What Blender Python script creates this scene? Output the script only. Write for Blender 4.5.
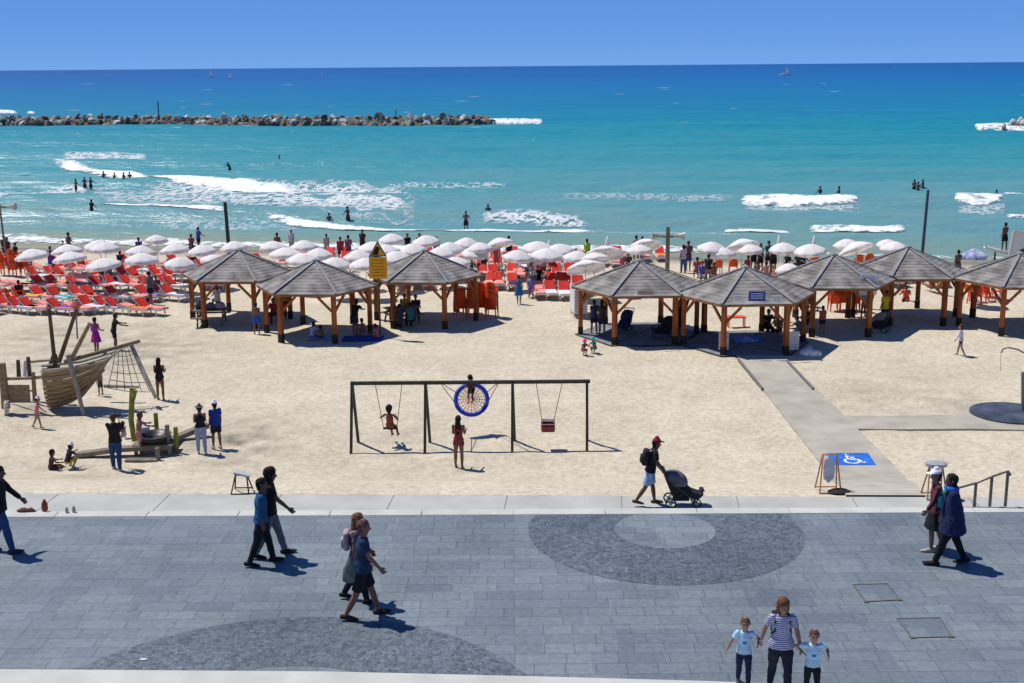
import bpy, math, random
import numpy as np
from mathutils import Vector, Matrix, noise
random.seed(7)
for o in list(bpy.data.objects): bpy.data.objects.remove(o)
scn = bpy.context.scene
COL = scn.collection
rad = math.radians
# ------------------------------------------------------------------ camera, light
HC = 9.5                      # eye above the promenade paving
FPX = 1250.0
PITCH = math.atan(275.5/FPX)
ROLL = rad(-0.48)
cam_d = bpy.data.cameras.new('camera'); cam = bpy.data.objects.new('camera', cam_d); COL.objects.link(cam)
cam_d.sensor_width = 36; cam_d.lens = 36*FPX/1024; cam_d.clip_end = 60000; cam_d.clip_start = .1
F = Vector((0, math.cos(PITCH), -math.sin(PITCH)))
R0 = Vector((1, 0, 0)); U0 = Vector((0, math.sin(PITCH), math.cos(PITCH)))
RV = R0*math.cos(ROLL)+U0*math.sin(ROLL); UV = U0*math.cos(ROLL)-R0*math.sin(ROLL)
cam.matrix_world = Matrix(((RV.x, UV.x, -F.x, 0), (RV.y, UV.y, -F.y, 0), (RV.z, UV.z, -F.z, HC), (0, 0, 0, 1)))
scn.camera = cam
scn.render.resolution_x = 1024; scn.render.resolution_y = 683
scn.view_settings.view_transform = 'Standard'; scn.view_settings.look = 'None'
scn.view_settings.exposure = 0.0; scn.view_settings.gamma = 1
SUNV = Vector((-0.46, 0.28, 1.0)).normalized()     # towards the sun
w = bpy.data.worlds.new('World'); scn.world = w; w.use_nodes = True
nt = w.node_tree; bg = nt.nodes['Background']
sky = nt.nodes.new('ShaderNodeTexSky'); sky.sky_type = 'NISHITA'; sky.sun_disc = False
sky.sun_elevation = math.asin(SUNV.z); sky.sun_rotation = math.atan2(SUNV.x, SUNV.y)
sky.air_density = 1.0; sky.dust_density = 0.0; sky.ozone_density = 6.0; sky.altitude = 0
tint = nt.nodes.new('ShaderNodeMix'); tint.data_type = 'RGBA'; tint.blend_type = 'MULTIPLY'
tint.inputs[0].default_value = 1; tint.inputs[7].default_value = (0.52, 0.76, 1.12, 1)
nt.links.new(sky.outputs[0], tint.inputs[6]); tcw = nt.nodes.new('ShaderNodeTexCoord'); sxyz = nt.nodes.new('ShaderNodeSeparateXYZ'); nt.links.new(tcw.outputs['Generated'], sxyz.inputs[0])
rw = nt.nodes.new('ShaderNodeValToRGB'); nt.links.new(sxyz.outputs[2], rw.inputs[0]); cw = rw.color_ramp
SK = 1/.085
for i_, (p_, c_) in enumerate([(0.0, (.16, .375, .86)), (.022, (.125, .325, .80)), (.06, (.095, .28, .74)), (.3, (.04, .15, .52))]):
    e_ = cw.elements[i_] if i_ < 2 else cw.elements.new(p_); e_.position = p_; e_.color = (*c_, 1)
mulw = nt.nodes.new('ShaderNodeVectorMath'); mulw.operation = 'SCALE'; mulw.inputs[3].default_value = SK; nt.links.new(rw.outputs[0], mulw.inputs[0])
fw_ = nt.nodes.new('ShaderNodeMapRange'); fw_.inputs[1].default_value = .10; fw_.inputs[2].default_value = .35; fw_.inputs[3].default_value = .9; fw_.inputs[4].default_value = 0; nt.links.new(sxyz.outputs[2], fw_.inputs[0])
mxw = nt.nodes.new('ShaderNodeMix'); mxw.data_type = 'RGBA'; nt.links.new(fw_.outputs[0], mxw.inputs[0]); nt.links.new(tint.outputs[2], mxw.inputs[6]); nt.links.new(mulw.outputs[0], mxw.inputs[7]); nt.links.new(mxw.outputs[2], bg.inputs[0])
bg.inputs[1].default_value = 0.085
sun_d = bpy.data.lights.new('sun', 'SUN'); sun_d.energy = 4.6; sun_d.angle = rad(.53); sun_d.color = (1, .95, .87)
sun = bpy.data.objects.new('sun', sun_d); COL.objects.link(sun)
sun.rotation_mode = 'QUATERNION'; sun.rotation_quaternion = SUNV.to_track_quat('Z', 'Y'); sun.location = (0, 0, 60)

# ------------------------------------------------------------------ measuring helpers
CAMP = Vector((0, 0, HC))
def ray(px, py): return F*FPX + RV*(px-512) - UV*(py-341.5)
def un(px, py, z):
    D = ray(px, py); return CAMP + D*((z-HC)/D.z)
def pv(px, py, d):                                # point of the sight line at world depth y=d
    D = ray(px, py); return CAMP + D*(d/D.y)
Z_WALK = -1.2; Z_SAND = -2.8; Z_SEA = -3.1
WB0 = un(0, 493.5, Z_WALK); WB1 = un(1024, 497.5, Z_WALK)
def y_walkback(x): return WB0.y + (x-WB0.x)*(WB1.y-WB0.y)/(WB1.x-WB0.x)
def y_shore(x):
    x = max(-60, min(60, x)); return 85.5-.17*x + .5*math.sin(x*.23)
def T(x, y):
    s = y-y_walkback(x)
    t = max(0, min(1, s/7.0)); t = t*t*(3-2*t)
    z = Z_WALK-.01+(Z_SAND-Z_WALK)*t
    q = y-y_shore(x)
    if q > -12: z += (-.3/12)*(q+12)
    if q > 0: z += -.02*min(q, 150)
    return z
def gs(px, py, dz=0):                             # sand surface under a pixel
    z = -2.8
    for i in range(12):
        P = un(px, py, z+dz); z = T(P.x, P.y)
    P = un(px, py, z+dz); return Vector((P.x, P.y, z))
# ------------------------------------------------------------------ materials
MAT = {}
def srgb(r, g, b):
    f = lambda c: (c/255/12.92) if c/255 <= .04045 else ((c/255+.055)/1.055)**2.4
    return (f(r), f(g), f(b))
def mat(name, color, rough=.8, var=.12, scale=8, bump=0, bscale=60, metal=0, spec=.3, aniso=(1, 1, 1), color2=None, trans=0):
    if name in MAT: return MAT[name]
    m = bpy.data.materials.new(name); m.use_nodes = True; MAT[name] = m
    n = m.node_tree.nodes; l = m.node_tree.links; b = n['Principled BSDF']
    b.inputs['Roughness'].default_value = rough; b.inputs['Metallic'].default_value = metal
    b.inputs['Specular IOR Level'].default_value = spec
    tc = n.new('ShaderNodeTexCoord'); mp = n.new('ShaderNodeMapping'); mp.inputs['Scale'].default_value = aniso
    l.new(tc.outputs['Object'], mp.inputs[0])
    nz = n.new('ShaderNodeTexNoise'); nz.inputs['Scale'].default_value = scale; nz.inputs['Detail'].default_value = 5
    l.new(mp.outputs[0], nz.inputs[0])
    cr = n.new('ShaderNodeMix'); cr.data_type = 'RGBA'
    c2 = color2 or tuple(min(1, c*(1+var*1.6)) for c in color); c1 = tuple(c*(1-var*1.6) for c in color) if not color2 else color
    cr.inputs[6].default_value = (*c1, 1); cr.inputs[7].default_value = (*c2, 1)
    mr = n.new('ShaderNodeMapRange'); mr.inputs[1].default_value = .3; mr.inputs[2].default_value = .7
    l.new(nz.outputs[0], mr.inputs[0]); l.new(mr.outputs[0], cr.inputs[0]); l.new(cr.outputs[2], b.inputs['Base Color'])
    if bump:
        n2 = n.new('ShaderNodeTexNoise'); n2.inputs['Scale'].default_value = bscale; n2.inputs['Detail'].default_value = 4
        l.new(mp.outputs[0], n2.inputs[0]); bp = n.new('ShaderNodeBump'); bp.inputs['Strength'].default_value = bump
        bp.inputs['Distance'].default_value = .03
        l.new(n2.outputs[0], bp.inputs['Height']); l.new(bp.outputs[0], b.inputs['Normal'])
    return m
# ------------------------------------------------------------------ mesh helpers
class MB:
    def __init__(s): s.v = []; s.f = []; s.mi = []
    def add(s, vs, fs, m=0):
        k = len(s.v); s.v += [tuple(v) for v in vs]; s.f += [tuple(i+k for i in f) for f in fs]; s.mi += [m]*len(fs)
        return s
    def box(s, c, d, rz=0, m=0, R=None):
        x, y, z = d[0]/2, d[1]/2, d[2]/2
        q = R or Matrix.Rotation(rz, 3, 'Z'); c = Vector(c)
        vs = [c+q @ Vector((a*x, b*y, e*z)) for e in (-1, 1) for a, b in ((-1, -1), (1, -1), (1, 1), (-1, 1))]
        return s.add(vs, [(3, 2, 1, 0), (4, 5, 6, 7), (0, 1, 5, 4), (1, 2, 6, 5), (2, 3, 7, 6), (3, 0, 4, 7)], m)
    def bar(s, a, b, w_, h_, m=0, up=(0, 0, 1)):
        a = Vector(a); b = Vector(b); d = b-a
        if d.length < 1e-6: return s
        z = d.normalized(); u = Vector(up)
        if abs(z.dot(u)) > .98: u = Vector((0, 1, 0))
        x = z.cross(u).normalized(); y = x.cross(z)
        q = Matrix((x, y, z)).transposed()
        return s.box((a+b)/2, (w_, h_, d.length), R=q, m=m)
    def tube(s, pts, r, n=8, m=0, cap=True, rs=None):
        pts = [Vector(p) for p in pts]; rings = []
        for i, p in enumerate(pts):
            d = (pts[min(i+1, len(pts)-1)]-pts[max(i-1, 0)]).normalized()
            u = Vector((0, 0, 1)) if abs(d.z) < .95 else Vector((1, 0, 0))
            x = d.cross(u).normalized(); y = x.cross(d); rr = rs[i] if rs else r
            rings.append([p+x*rr*math.cos(2*math.pi*k/n)+y*rr*math.sin(2*math.pi*k/n) for k in range(n)])
        vs = [v for q in rings for v in q]; fs = []
        for i in range(len(pts)-1):
            for k in range(n): fs.append((i*n+k, i*n+(k+1) % n, (i+1)*n+(k+1) % n, (i+1)*n+k))
        if cap: fs.append(tuple(range(n-1, -1, -1))); fs.append(tuple((len(pts)-1)*n+k for k in range(n)))
        return s.add(vs, fs, m)
    def lathe(s, c, prof, n=16, m=0, sx=1, sy=1):
        c = Vector(c); vs = []; fs = []
        for r, z in prof:
            for k in range(n): vs.append(c+Vector((r*sx*math.cos(2*math.pi*k/n), r*sy*math.sin(2*math.pi*k/n), z)))
        for i in range(len(prof)-1):
            for k in range(n): fs.append((i*n+k, i*n+(k+1) % n, (i+1)*n+(k+1) % n, (i+1)*n+k))
        fs.append(tuple(range(n-1, -1, -1))); fs.append(tuple((len(prof)-1)*n+k for k in range(n)))
        return s.add(vs, fs, m)
    def build(s, name, mats, parent=None, smooth=False, bevel=0):
        me = bpy.data.meshes.new(name); me.from_pydata(s.v, [], s.f)
        for m in (mats if isinstance(mats, (list, tuple)) else [mats]): me.materials.append(m)
        if any(s.mi): me.polygons.foreach_set('material_index', s.mi)
        if smooth: me.polygons.foreach_set('use_smooth', [True]*len(me.polygons))
        me.validate(); me.update()
        o = bpy.data.objects.new(name, me); COL.objects.link(o)
        if parent: o.parent = parent
        if bevel:
            b = o.modifiers.new('bevel', 'BEVEL'); b.width = bevel; b.segments = 2; b.limit_method = 'ANGLE'
        return o
def tag(o, label=None, cat=None, group=None, kind=None):
    if label: o['label'] = label
    if cat: o['category'] = cat
    if group: o['group'] = group
    if kind: o['kind'] = kind
    return o
def empty(name, loc, rz=0):
    o = bpy.data.objects.new(name, None); COL.objects.link(o); o.location = loc; o.rotation_euler = (0, 0, rz)
    o.empty_display_size = .2; return o
KIDS = {}
def children(o): return [c for c in bpy.data.objects if c.parent == o]
def snap(o):                                       # remember a finished thing as a tree for quick copying
    by = {}
    for c in bpy.data.objects:
        if c.parent: by.setdefault(c.parent.name, []).append(c)
    def rec(q): return (q, [rec(c) for c in by.get(q.name, [])])
    return rec(o)
def copy_tree(t, parent=None):
    c = t[0].copy(); COL.objects.link(c)
    if parent: c.parent = parent
    for k in t[1]: copy_tree(k, c)
    return c
ORD = ['first', 'second', 'third', 'fourth', 'fifth', 'sixth', 'seventh', 'eighth', 'ninth', 'tenth', 'eleventh', 'twelfth', 'thirteenth', 'fourteenth', 'fifteenth', 'sixteenth', 'seventeenth', 'eighteenth', 'nineteenth', 'twentieth', 'twenty-first', 'twenty-second', 'twenty-third', 'twenty-fourth', 'twenty-fifth', 'twenty-sixth', 'twenty-seventh', 'twenty-eighth', 'twenty-ninth', 'thirtieth']

# ------------------------------------------------------------------ ground: paving, walk, sand
def gridmesh(name, xs, ys, zf, m, smooth=True):
    nx, ny = len(xs), len(ys)
    vs = [(x, y, zf(x, y)) for y in ys for x in xs]
    fs = [(j*nx+i, j*nx+i+1, (j+1)*nx+i+1, (j+1)*nx+i) for j in range(ny-1) for i in range(nx-1)]
    b = MB(); b.add(vs, fs); return b.build(name, m, smooth=smooth)
E0 = un(0, 517.3, 0); E1 = un(1024, 512.3, 0)
def y_edge(x): return E0.y+(x-E0.x)*(E1.y-E0.y)/(E1.x-E0.x)
COPW = .34
def paving_mat(name, kind):
    m = bpy.data.materials.new(name); m.use_nodes = True; n = m.node_tree.nodes; l = m.node_tree.links; b = n['Principled BSDF']
    tc = n.new('ShaderNodeTexCoord')
    b.inputs['Roughness'].default_value = .6; b.inputs['Specular IOR Level'].default_value = .35
    bp = n.new('ShaderNodeBump'); bp.inputs['Strength'].default_value = .35; bp.inputs['Distance'].default_value = .01
    big = n.new('ShaderNodeTexNoise'); big.inputs['Scale'].default_value = .35; big.inputs['Detail'].default_value = 6; l.new(tc.outputs['Object'], big.inputs[0])
    fine = n.new('ShaderNodeTexNoise'); fine.inputs['Scale'].default_value = 9; fine.inputs['Detail'].default_value = 8; l.new(tc.outputs['Object'], fine.inputs[0])
    if kind == 'slab':
        br = n.new('ShaderNodeTexBrick'); l.new(tc.outputs['Object'], br.inputs[0])
        br.inputs['Scale'].default_value = 1; br.inputs['Brick Width'].default_value = .50; br.inputs['Row Height'].default_value = .36
        br.inputs['Mortar Size'].default_value = .009; br.inputs['Mortar Smooth'].default_value = .3
        br.offset = .37; br.offset_frequency = 3; br.squash = 1.7; br.squash_frequency = 2; br.inputs['Bias'].default_value = 0
        br.inputs['Color1'].default_value = (.135, .166, .190, 1); br.inputs['Color2'].default_value = (.172, .205, .230, 1)
        br.inputs['Mortar'].default_value = (.085, .105, .125, 1)
        br2 = n.new('ShaderNodeTexBrick'); l.new(tc.outputs['Object'], br2.inputs[0])
        br2.inputs['Scale'].default_value = 1; br2.inputs['Brick Width'].default_value = 1.24; br2.inputs['Row Height'].default_value = .8
        br2.inputs['Mortar Size'].default_value = 0.004; br2.offset = .61; br2.squash = 1
        br2.inputs['Color1'].default_value = (.88, .89, .92, 1); br2.inputs['Color2'].default_value = (1.12, 1.1, 1.06, 1); br2.inputs['Mortar'].default_value = (1.25, 1.25, 1.3, 1)
        mx = n.new('ShaderNodeMix'); mx.data_type = 'RGBA'; mx.blend_type = 'MULTIPLY'; mx.inputs[0].default_value = 1
        l.new(br.outputs[0], mx.inputs[6]); l.new(br2.outputs[0], mx.inputs[7]); src = mx.outputs[2]; hgt = br.outputs['Fac']; inv = True
    else:
        mp = n.new('ShaderNodeMapping'); l.new(tc.outputs['Object'], mp.inputs[0])
        nz = n.new('ShaderNodeTexNoise'); nz.inputs['Scale'].default_value = 1.1; l.new(mp.outputs[0], nz.inputs[0])
        ad = n.new('ShaderNodeMix'); ad.data_type = 'RGBA'; ad.blend_type = 'ADD'; ad.inputs[0].default_value = .5; l.new(mp.outputs[0], ad.inputs[6]); l.new(nz.outputs['Color'], ad.inputs[7])
        vo = n.new('ShaderNodeTexVoronoi'); vo.feature = 'DISTANCE_TO_EDGE'; vo.inputs['Scale'].default_value = 12; l.new(ad.outputs[2], vo.inputs[0])
        vc = n.new('ShaderNodeTexVoronoi'); vc.inputs['Scale'].default_value = 12; l.new(ad.outputs[2], vc.inputs[0])
        rmp = n.new('ShaderNodeValToRGB'); rmp.color_ramp.elements[0].position = .015; rmp.color_ramp.elements[0].color = (.17, .20, .225, 1)
        rmp.color_ramp.elements[1].position = .05; rmp.color_ramp.elements[1].color = (.078, .10, .12, 1); l.new(vo.outputs[0], rmp.inputs[0])
        mx = n.new('ShaderNodeMix'); mx.data_type = 'RGBA'; mx.blend_type = 'MULTIPLY'; mx.inputs[0].default_value = .9
        l.new(rmp.outputs[0], mx.inputs[6])
        sh = n.new('ShaderNodeMapRange'); sh.inputs[3].default_value = .65; sh.inputs[4].default_value = 1.35
        sx = n.new('ShaderNodeSeparateColor'); l.new(vc.outputs['Color'], sx.inputs[0]); l.new(sx.outputs[0], sh.inputs[0])
        l.new(sh.outputs[0], mx.inputs[7]); src = mx.outputs[2]; hgt = vo.outputs[0]
    m2 = n.new('ShaderNodeMix'); m2.data_type = 'RGBA'; m2.blend_type = 'MULTIPLY'; m2.inputs[0].default_value = 1
    ma = n.new('ShaderNodeMath'); ma.operation = 'ADD'; l.new(big.outputs[0], ma.inputs[0]); l.new(fine.outputs[0], ma.inputs[1])
    mr = n.new('ShaderNodeMapRange'); mr.inputs[1].default_value = .6; mr.inputs[2].default_value = 1.4; mr.inputs[3].default_value = .70; mr.inputs[4].default_value = 1.32
    l.new(ma.outputs[0], mr.inputs[0]); l.new(src, m2.inputs[6]); l.new(mr.outputs[0], m2.inputs[7]); l.new(m2.outputs[2], b.inputs['Base Color'])
    l.new(fine.outputs[0], bp.inputs['Height']); l.new(bp.outputs[0], b.inputs['Normal'])
    return m
M_slab = paving_mat('slab_paving', 'slab'); M_cob = paving_mat('cobble_paving', 'cobble')
M_conc = mat('pale_concrete', (.50, .50, .46), .85, .07, 1.3, .15, 30)
M_conc2 = mat('walk_concrete', (.42, .42, .39), .85, .08, .9, .2, 25)
BE = [(-400, 668), (0, 669.7), (340, 672.2), (680, 680.5), (1024, 695), (1500, 720)]
BEW = [un(x, y, 0) for x, y in BE]
b = MB(); vs = []
xs = np.linspace(-60, 60, 41)
def y_bot(x):
    for a, c in zip(BEW[:-1], BEW[1:]):
        if x <= c.x: return a.y+(x-a.x)*(c.y-a.y)/(c.x-a.x)
    return BEW[-1].y
for x in xs: vs += [(x, y_bot(x), 0), (x, y_edge(x), 0)]
b.add(vs, [(2*i, 2*i+2, 2*i+3, 2*i+1) for i in range(40)])
tag(b.build('promenade', M_slab), kind='structure')
b = MB(); vs = []
for x in xs: vs += [(x, y_bot(x)-14, .012), (x, y_bot(x), .012), (x, y_bot(x)-14, -.3), (x, y_bot(x), -.3)]
fs = []
for i in range(40):
    k = 4*i; fs += [(k, k+4, k+5, k+1), (k+1, k+5, k+7, k+3)]
b.add(vs, fs); tag(b.build('upper_path', M_conc), kind='structure')
# coping and retaining wall towards the beach
b = MB(); L = 120
ang = math.atan2(E1.y-E0.y, E1.x-E0.x); mid = Vector((0, y_edge(0), 0)); dirx = Vector((math.cos(ang), math.sin(ang), 0)); nrm = Vector((-math.sin(ang), math.cos(ang), 0))
for k in range(-30, 30):
    c = mid+dirx*(k*2+1)+nrm*(COPW/2)
    b.box((c.x, c.y, -.045), (1.985, COPW, .11), rz=ang)
tag(b.build('kerb', M_conc, bevel=.008), kind='structure')
b = MB(); c = mid+nrm*(COPW/2-.02); b.box((c.x, c.y, -.1-.75), (L, COPW-.08, 1.495), rz=ang)
o = b.build('retaining_wall', M_conc2); tag(o, 'pale concrete retaining wall between the paved promenade and the beach walk', 'wall')
# lower walk
b = MB(); vs = []
for x in xs: vs += [(x, y_edge(x)+COPW-.05, Z_WALK), (x, y_walkback(x), Z_WALK), (x, y_walkback(x), Z_WALK-.4)]
fs = []
for i in range(40): k = 3*i; fs += [(k, k+3, k+4, k+1), (k+1, k+4, k+5, k+2)]
b.add(vs, fs); tag(b.build('beach_walk', M_conc2), kind='structure')
b = MB()
for x in np.arange(-26.6, 27, 2.9):
    b.bar((x, y_edge(x)+COPW, Z_WALK+.004), (x+.35, y_walkback(x), Z_WALK+.004), .02, .003)
tag(b.build('walk_joints', mat('joint_grey', (.2, .2, .2))), kind='structure')
# sand
def sand_mat():
    m = bpy.data.materials.new('beach_sand'); m.use_nodes = True; n = m.node_tree.nodes; l = m.node_tree.links; b = n['Principled BSDF']
    b.inputs['Roughness'].default_value = .95; b.inputs['Specular IOR Level'].default_value = .15
    tc = n.new('ShaderNodeTexCoord'); at = n.new('ShaderNodeAttribute'); at.attribute_name = 'wet'
    a1 = n.new('ShaderNodeTexNoise'); a1.inputs['Scale'].default_value = .5; a1.inputs['Detail'].default_value = 8; l.new(tc.outputs['Object'], a1.inputs[0])
    a2 = n.new('ShaderNodeTexNoise'); a2.inputs['Scale'].default_value = 5.5; a2.inputs['Detail'].default_value = 5; l.new(tc.outputs['Object'], a2.inputs[0])
    mr = n.new('ShaderNodeMapRange'); mr.inputs[1].default_value = .3; mr.inputs[2].default_value = .7; l.new(a1.outputs[0], mr.inputs[0])
    c = n.new('ShaderNodeMix'); c.data_type = 'RGBA'; c.inputs[6].default_value = (.54, .475, .355, 1); c.inputs[7].default_value = (.625, .555, .425, 1); l.new(mr.outputs[0], c.inputs[0])
    pt = n.new('ShaderNodeMapRange'); pt.inputs[1].default_value = .35; pt.inputs[2].default_value = .62; pt.inputs[3].default_value = .66; pt.inputs[4].default_value = 1.06; l.new(a2.outputs[0], pt.inputs[0])
    c2 = n.new('ShaderNodeMix'); c2.data_type = 'RGBA'; c2.blend_type = 'MULTIPLY'; c2.inputs[0].default_value = .55; l.new(c.outputs[2], c2.inputs[6]); l.new(pt.outputs[0], c2.inputs[7])
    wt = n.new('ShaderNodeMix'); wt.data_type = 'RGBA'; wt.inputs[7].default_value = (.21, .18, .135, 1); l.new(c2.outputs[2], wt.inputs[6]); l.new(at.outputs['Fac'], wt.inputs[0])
    l.new(wt.outputs[2], b.inputs['Base Color'])
    rr = n.new('ShaderNodeMapRange'); rr.inputs[3].default_value = .95; rr.inputs[4].default_value = .5; l.new(at.outputs['Fac'], rr.inputs[0]); l.new(rr.outputs[0], b.inputs['Roughness'])
    bp = n.new('ShaderNodeBump'); bp.inputs['Strength'].default_value = .5; bp.inputs['Distance'].default_value = .12
    a3 = n.new('ShaderNodeTexNoise'); a3.inputs['Scale'].default_value = 5.5; a3.inputs['Detail'].default_value = 3; a3.inputs['Roughness'].default_value = .5; l.new(tc.outputs['Object'], a3.inputs[0])
    vf = n.new('ShaderNodeTexVoronoi'); vf.feature = 'SMOOTH_F1'; vf.inputs['Scale'].default_value = 2.6; l.new(tc.outputs['Object'], vf.inputs[0])
    mk = n.new('ShaderNodeTexNoise'); mk.inputs['Scale'].default_value = .22; mk.inputs['Detail'].default_value = 3; l.new(tc.outputs['Object'], mk.inputs[0])
    mm = n.new('ShaderNodeMapRange'); mm.inputs[1].default_value = .46; mm.inputs[2].default_value = .60; mm.inputs[4].default_value = .4; l.new(mk.outputs[0], mm.inputs[0])
    mu = n.new('ShaderNodeMath'); mu.operation = 'MULTIPLY_ADD'; l.new(vf.outputs[0], mu.inputs[0]); l.new(mm.outputs[0], mu.inputs[1]); l.new(a3.outputs[0], mu.inputs[2])
    l.new(mu.outputs[0], bp.inputs['Height']); l.new(bp.outputs[0], b.inputs['Normal'])
    return m
M_sand = sand_mat()
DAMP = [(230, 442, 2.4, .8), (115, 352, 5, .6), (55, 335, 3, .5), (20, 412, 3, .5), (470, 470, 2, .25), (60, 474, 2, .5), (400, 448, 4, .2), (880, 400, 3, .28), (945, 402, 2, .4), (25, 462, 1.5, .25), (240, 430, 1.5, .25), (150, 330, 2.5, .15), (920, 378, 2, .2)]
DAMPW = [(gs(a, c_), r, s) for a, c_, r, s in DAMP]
def wetness(x, y):
    q = y-y_shore(x)
    wv = max(0, min(1, (q+5.0+1.5*noise.noise((x*.2, y*.1, 0)))/3.5))
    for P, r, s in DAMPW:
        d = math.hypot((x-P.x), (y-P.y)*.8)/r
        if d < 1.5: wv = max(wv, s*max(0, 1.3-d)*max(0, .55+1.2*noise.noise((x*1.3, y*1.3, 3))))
    return min(1, wv)
def sand_z(x, y):
    s = y-y_walkback(x)
    a = .05*max(0, min(1, s/2))*max(0, min(1, (y_shore(x)-3-y)/5))
    return T(x, y)+a*(noise.noise((x*.9, y*.9, 0))+.5*noise.noise((x*2.3, y*2.3, 5)))-.012
ys_ = [y_walkback(0)-.6+i*.2 for i in range(160)]; ys_ += [ys_[-1]+.5*(i+1) for i in range(110)] + [125, 140, 170, 240]
xs_ = [-300, -120, -60] + list(np.arange(-44, 44.1, .4)) + [60, 120, 300]
nx = len(xs_)
def zf(x, y):
    yb = y_walkback(x); y0 = y
    return sand_z(x, y)
vs = []
for j, y in enumerate(ys_):
    for x in xs_:
        yy = y + (y_walkback(x)-y_walkback(0))*max(0, 1-j/160)
        if j < 3: yy = y_walkback(x)+.001+(j-2)*.0
        vs.append((x, yy, sand_z(x, yy) if j > 0 else Z_WALK-.35))
b = MB(); b.add(vs, [(j*nx+i, j*nx+i+1, (j+1)*nx+i+1, (j+1)*nx+i) for j in range(len(ys_)-1) for i in range(nx-1)])
sand = b.build('sand_beach', M_sand, smooth=True); tag(sand, kind='structure')
at = sand.data.attributes.new('wet', 'FLOAT', 'POINT'); at.data.foreach_set('value', [wetness(v.co.x, v.co.y) for v in sand.data.vertices])

# paving discs
def disc(name, c, r, z, m, kind='structure', n=96, clip=None, r0=0):
    vs = []
    for k in range(n+1):
        a = 2*math.pi*k/n
        for rr in (r0, r): 
            x = c[0]+rr*math.cos(a); y = c[1]+rr*math.sin(a)
            if clip: y = clip(x, y)
            vs.append((x, y, z))
    b = MB(); b.add(vs, [(2*k, 2*k+1, 2*k+3, 2*k+2) for k in range(n)]); return tag(b.build(name, m), kind=kind)
cA = (3.17, 0); Lp = un(529, 529, 0); Rp = un(805, 536, 0); rA = (Rp-Lp).length/2; cA = ((Lp.x+Rp.x)/2, un(674, 585.5, 0).y+rA)
disc('paving_circle', cA, rA, .004, M_cob, clip=lambda x, y: min(y, y_edge(x)-.005))
l2 = un(616, 530, 0); r2 = un(716, 530, 0)
disc('paving_circle', cA, (r2-l2).length/2, .008, M_slab, clip=lambda x, y: min(y, y_edge(x)-.005))
P1 = un(75, 670.3, 0); P2 = un(528, 676.7, 0); P3 = un(300, 617, 0)
M_ = Matrix(((2*(P2.x-P1.x), 2*(P2.y-P1.y)), (2*(P3.x-P1.x), 2*(P3.y-P1.y)))); rhs = Vector((P2.x**2+P2.y**2-P1.x**2-P1.y**2, P3.x**2+P3.y**2-P1.x**2-P1.y**2))
cB = M_.inverted() @ rhs; rB = math.hypot(P1.x-cB.x, P1.y-cB.y)
disc('paving_circle', cB, rB, .004, M_cob, clip=lambda x, y: max(y, y_bot(x)+.005))
q = un(290, 667, 0)
disc('paving_circle', cB, q.y-cB.y, .008, M_slab, clip=lambda x, y: max(y, y_bot(x)+.005))
M_rust = mat('rusty_frame', (.12, .115, .11))
for nm, pts, lab in (('a', [(853, 585), (887, 584), (900, 600), (866, 602)], 'square paved access cover set in the promenade, the farther of the two'), ('b', [(897, 619), (940, 618), (952, 637), (912, 638)], 'square paved access cover with rusty rim, the nearer of the two')):
    W = [un(*p, 0) for p in pts]; c = sum(W, Vector())/4; e = empty('access_cover', c)
    b = MB()
    for i in range(4): b.bar(W[i]-c+Vector((0, 0, .010)), W[(i+1) % 4]-c+Vector((0, 0, .010)), .025, .008)
    b.build('rim', M_rust, e)
    b = MB(); b.add([(p-c)*.97+Vector((0, 0, .006)) for p in W], [(3, 2, 1, 0)]); b.build('cover_slab', M_slab, e)
    for i in (2, 3): b = MB(); b.box((W[i]-c)*.98+Vector((0, 0, .012)), (.09, .09, .012)); b.build('lift_point', M_rust, e)
    tag(e, lab, 'manhole cover', 'access covers in the promenade')
# ramp across the sand
M_path = mat('path_concrete', (.40, .37, .305), .9, .1, 1.2, .2, 20)
def drape(name, Lf, Rt, m, dz=.05, n=40, k=6):
    def samp(P, t):
        s = t*(len(P)-1); i = min(int(s), len(P)-2); return P[i].lerp(P[i+1], s-i)
    Lw = [gs(*p) for p in Lf]; Rw = [gs(*p) for p in Rt]; vs = []
    for i in range(n+1):
        a = samp(Lw, i/n); c = samp(Rw, i/n)
        for j in range(k+1):
            p = a.lerp(c, j/k); vs.append((p.x, p.y, T(p.x, p.y)+dz))
    for i in range(n+1):      # skirts
        for j, side in ((0, 0), (k, 1)):
            v = vs[i*(k+1)+j]; vs.append((v[0], v[1], v[2]-.3))
    fs = [(i*(k+1)+j, i*(k+1)+j+1, (i+1)*(k+1)+j+1, (i+1)*(k+1)+j) for i in range(n) for j in range(k)]
    B = (n+1)*(k+1)
    for i in range(n):
        fs.append((i*(k+1), (i+1)*(k+1), B+2*(i+1), B+2*i)); fs.append(((i+1)*(k+1)+k, i*(k+1)+k, B+2*i+1, B+2*(i+1)+1))
    b = MB(); b.add(vs, fs); return tag(b.build(name, m), kind='structure')
drape('ramp_path', [(846-110*i/14, 496.6-140.6*i/14) for i in range(15)], [(925-142*i/14, 496.9-140.9*i/14) for i in range(15)], M_path, .045)
drape('side_path', [(849, 430), (900, 430.5), (972, 430), (1060, 432)], [(836, 417), (895, 417), (951, 416), (1060, 412)], M_path, .049)
b = MB()
for a_, c_ in (((738, 361), (762.5, 391)), ((787, 363), (813, 391))):
    p, q = gs(*a_), gs(*c_); b.bar(p+Vector((0, 0, .09)), q+Vector((0, 0, .09)), .07, .1)
tag(b.build('path_kerb', mat('kerb_grey', (.17, .17, .165))), kind='structure')
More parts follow.
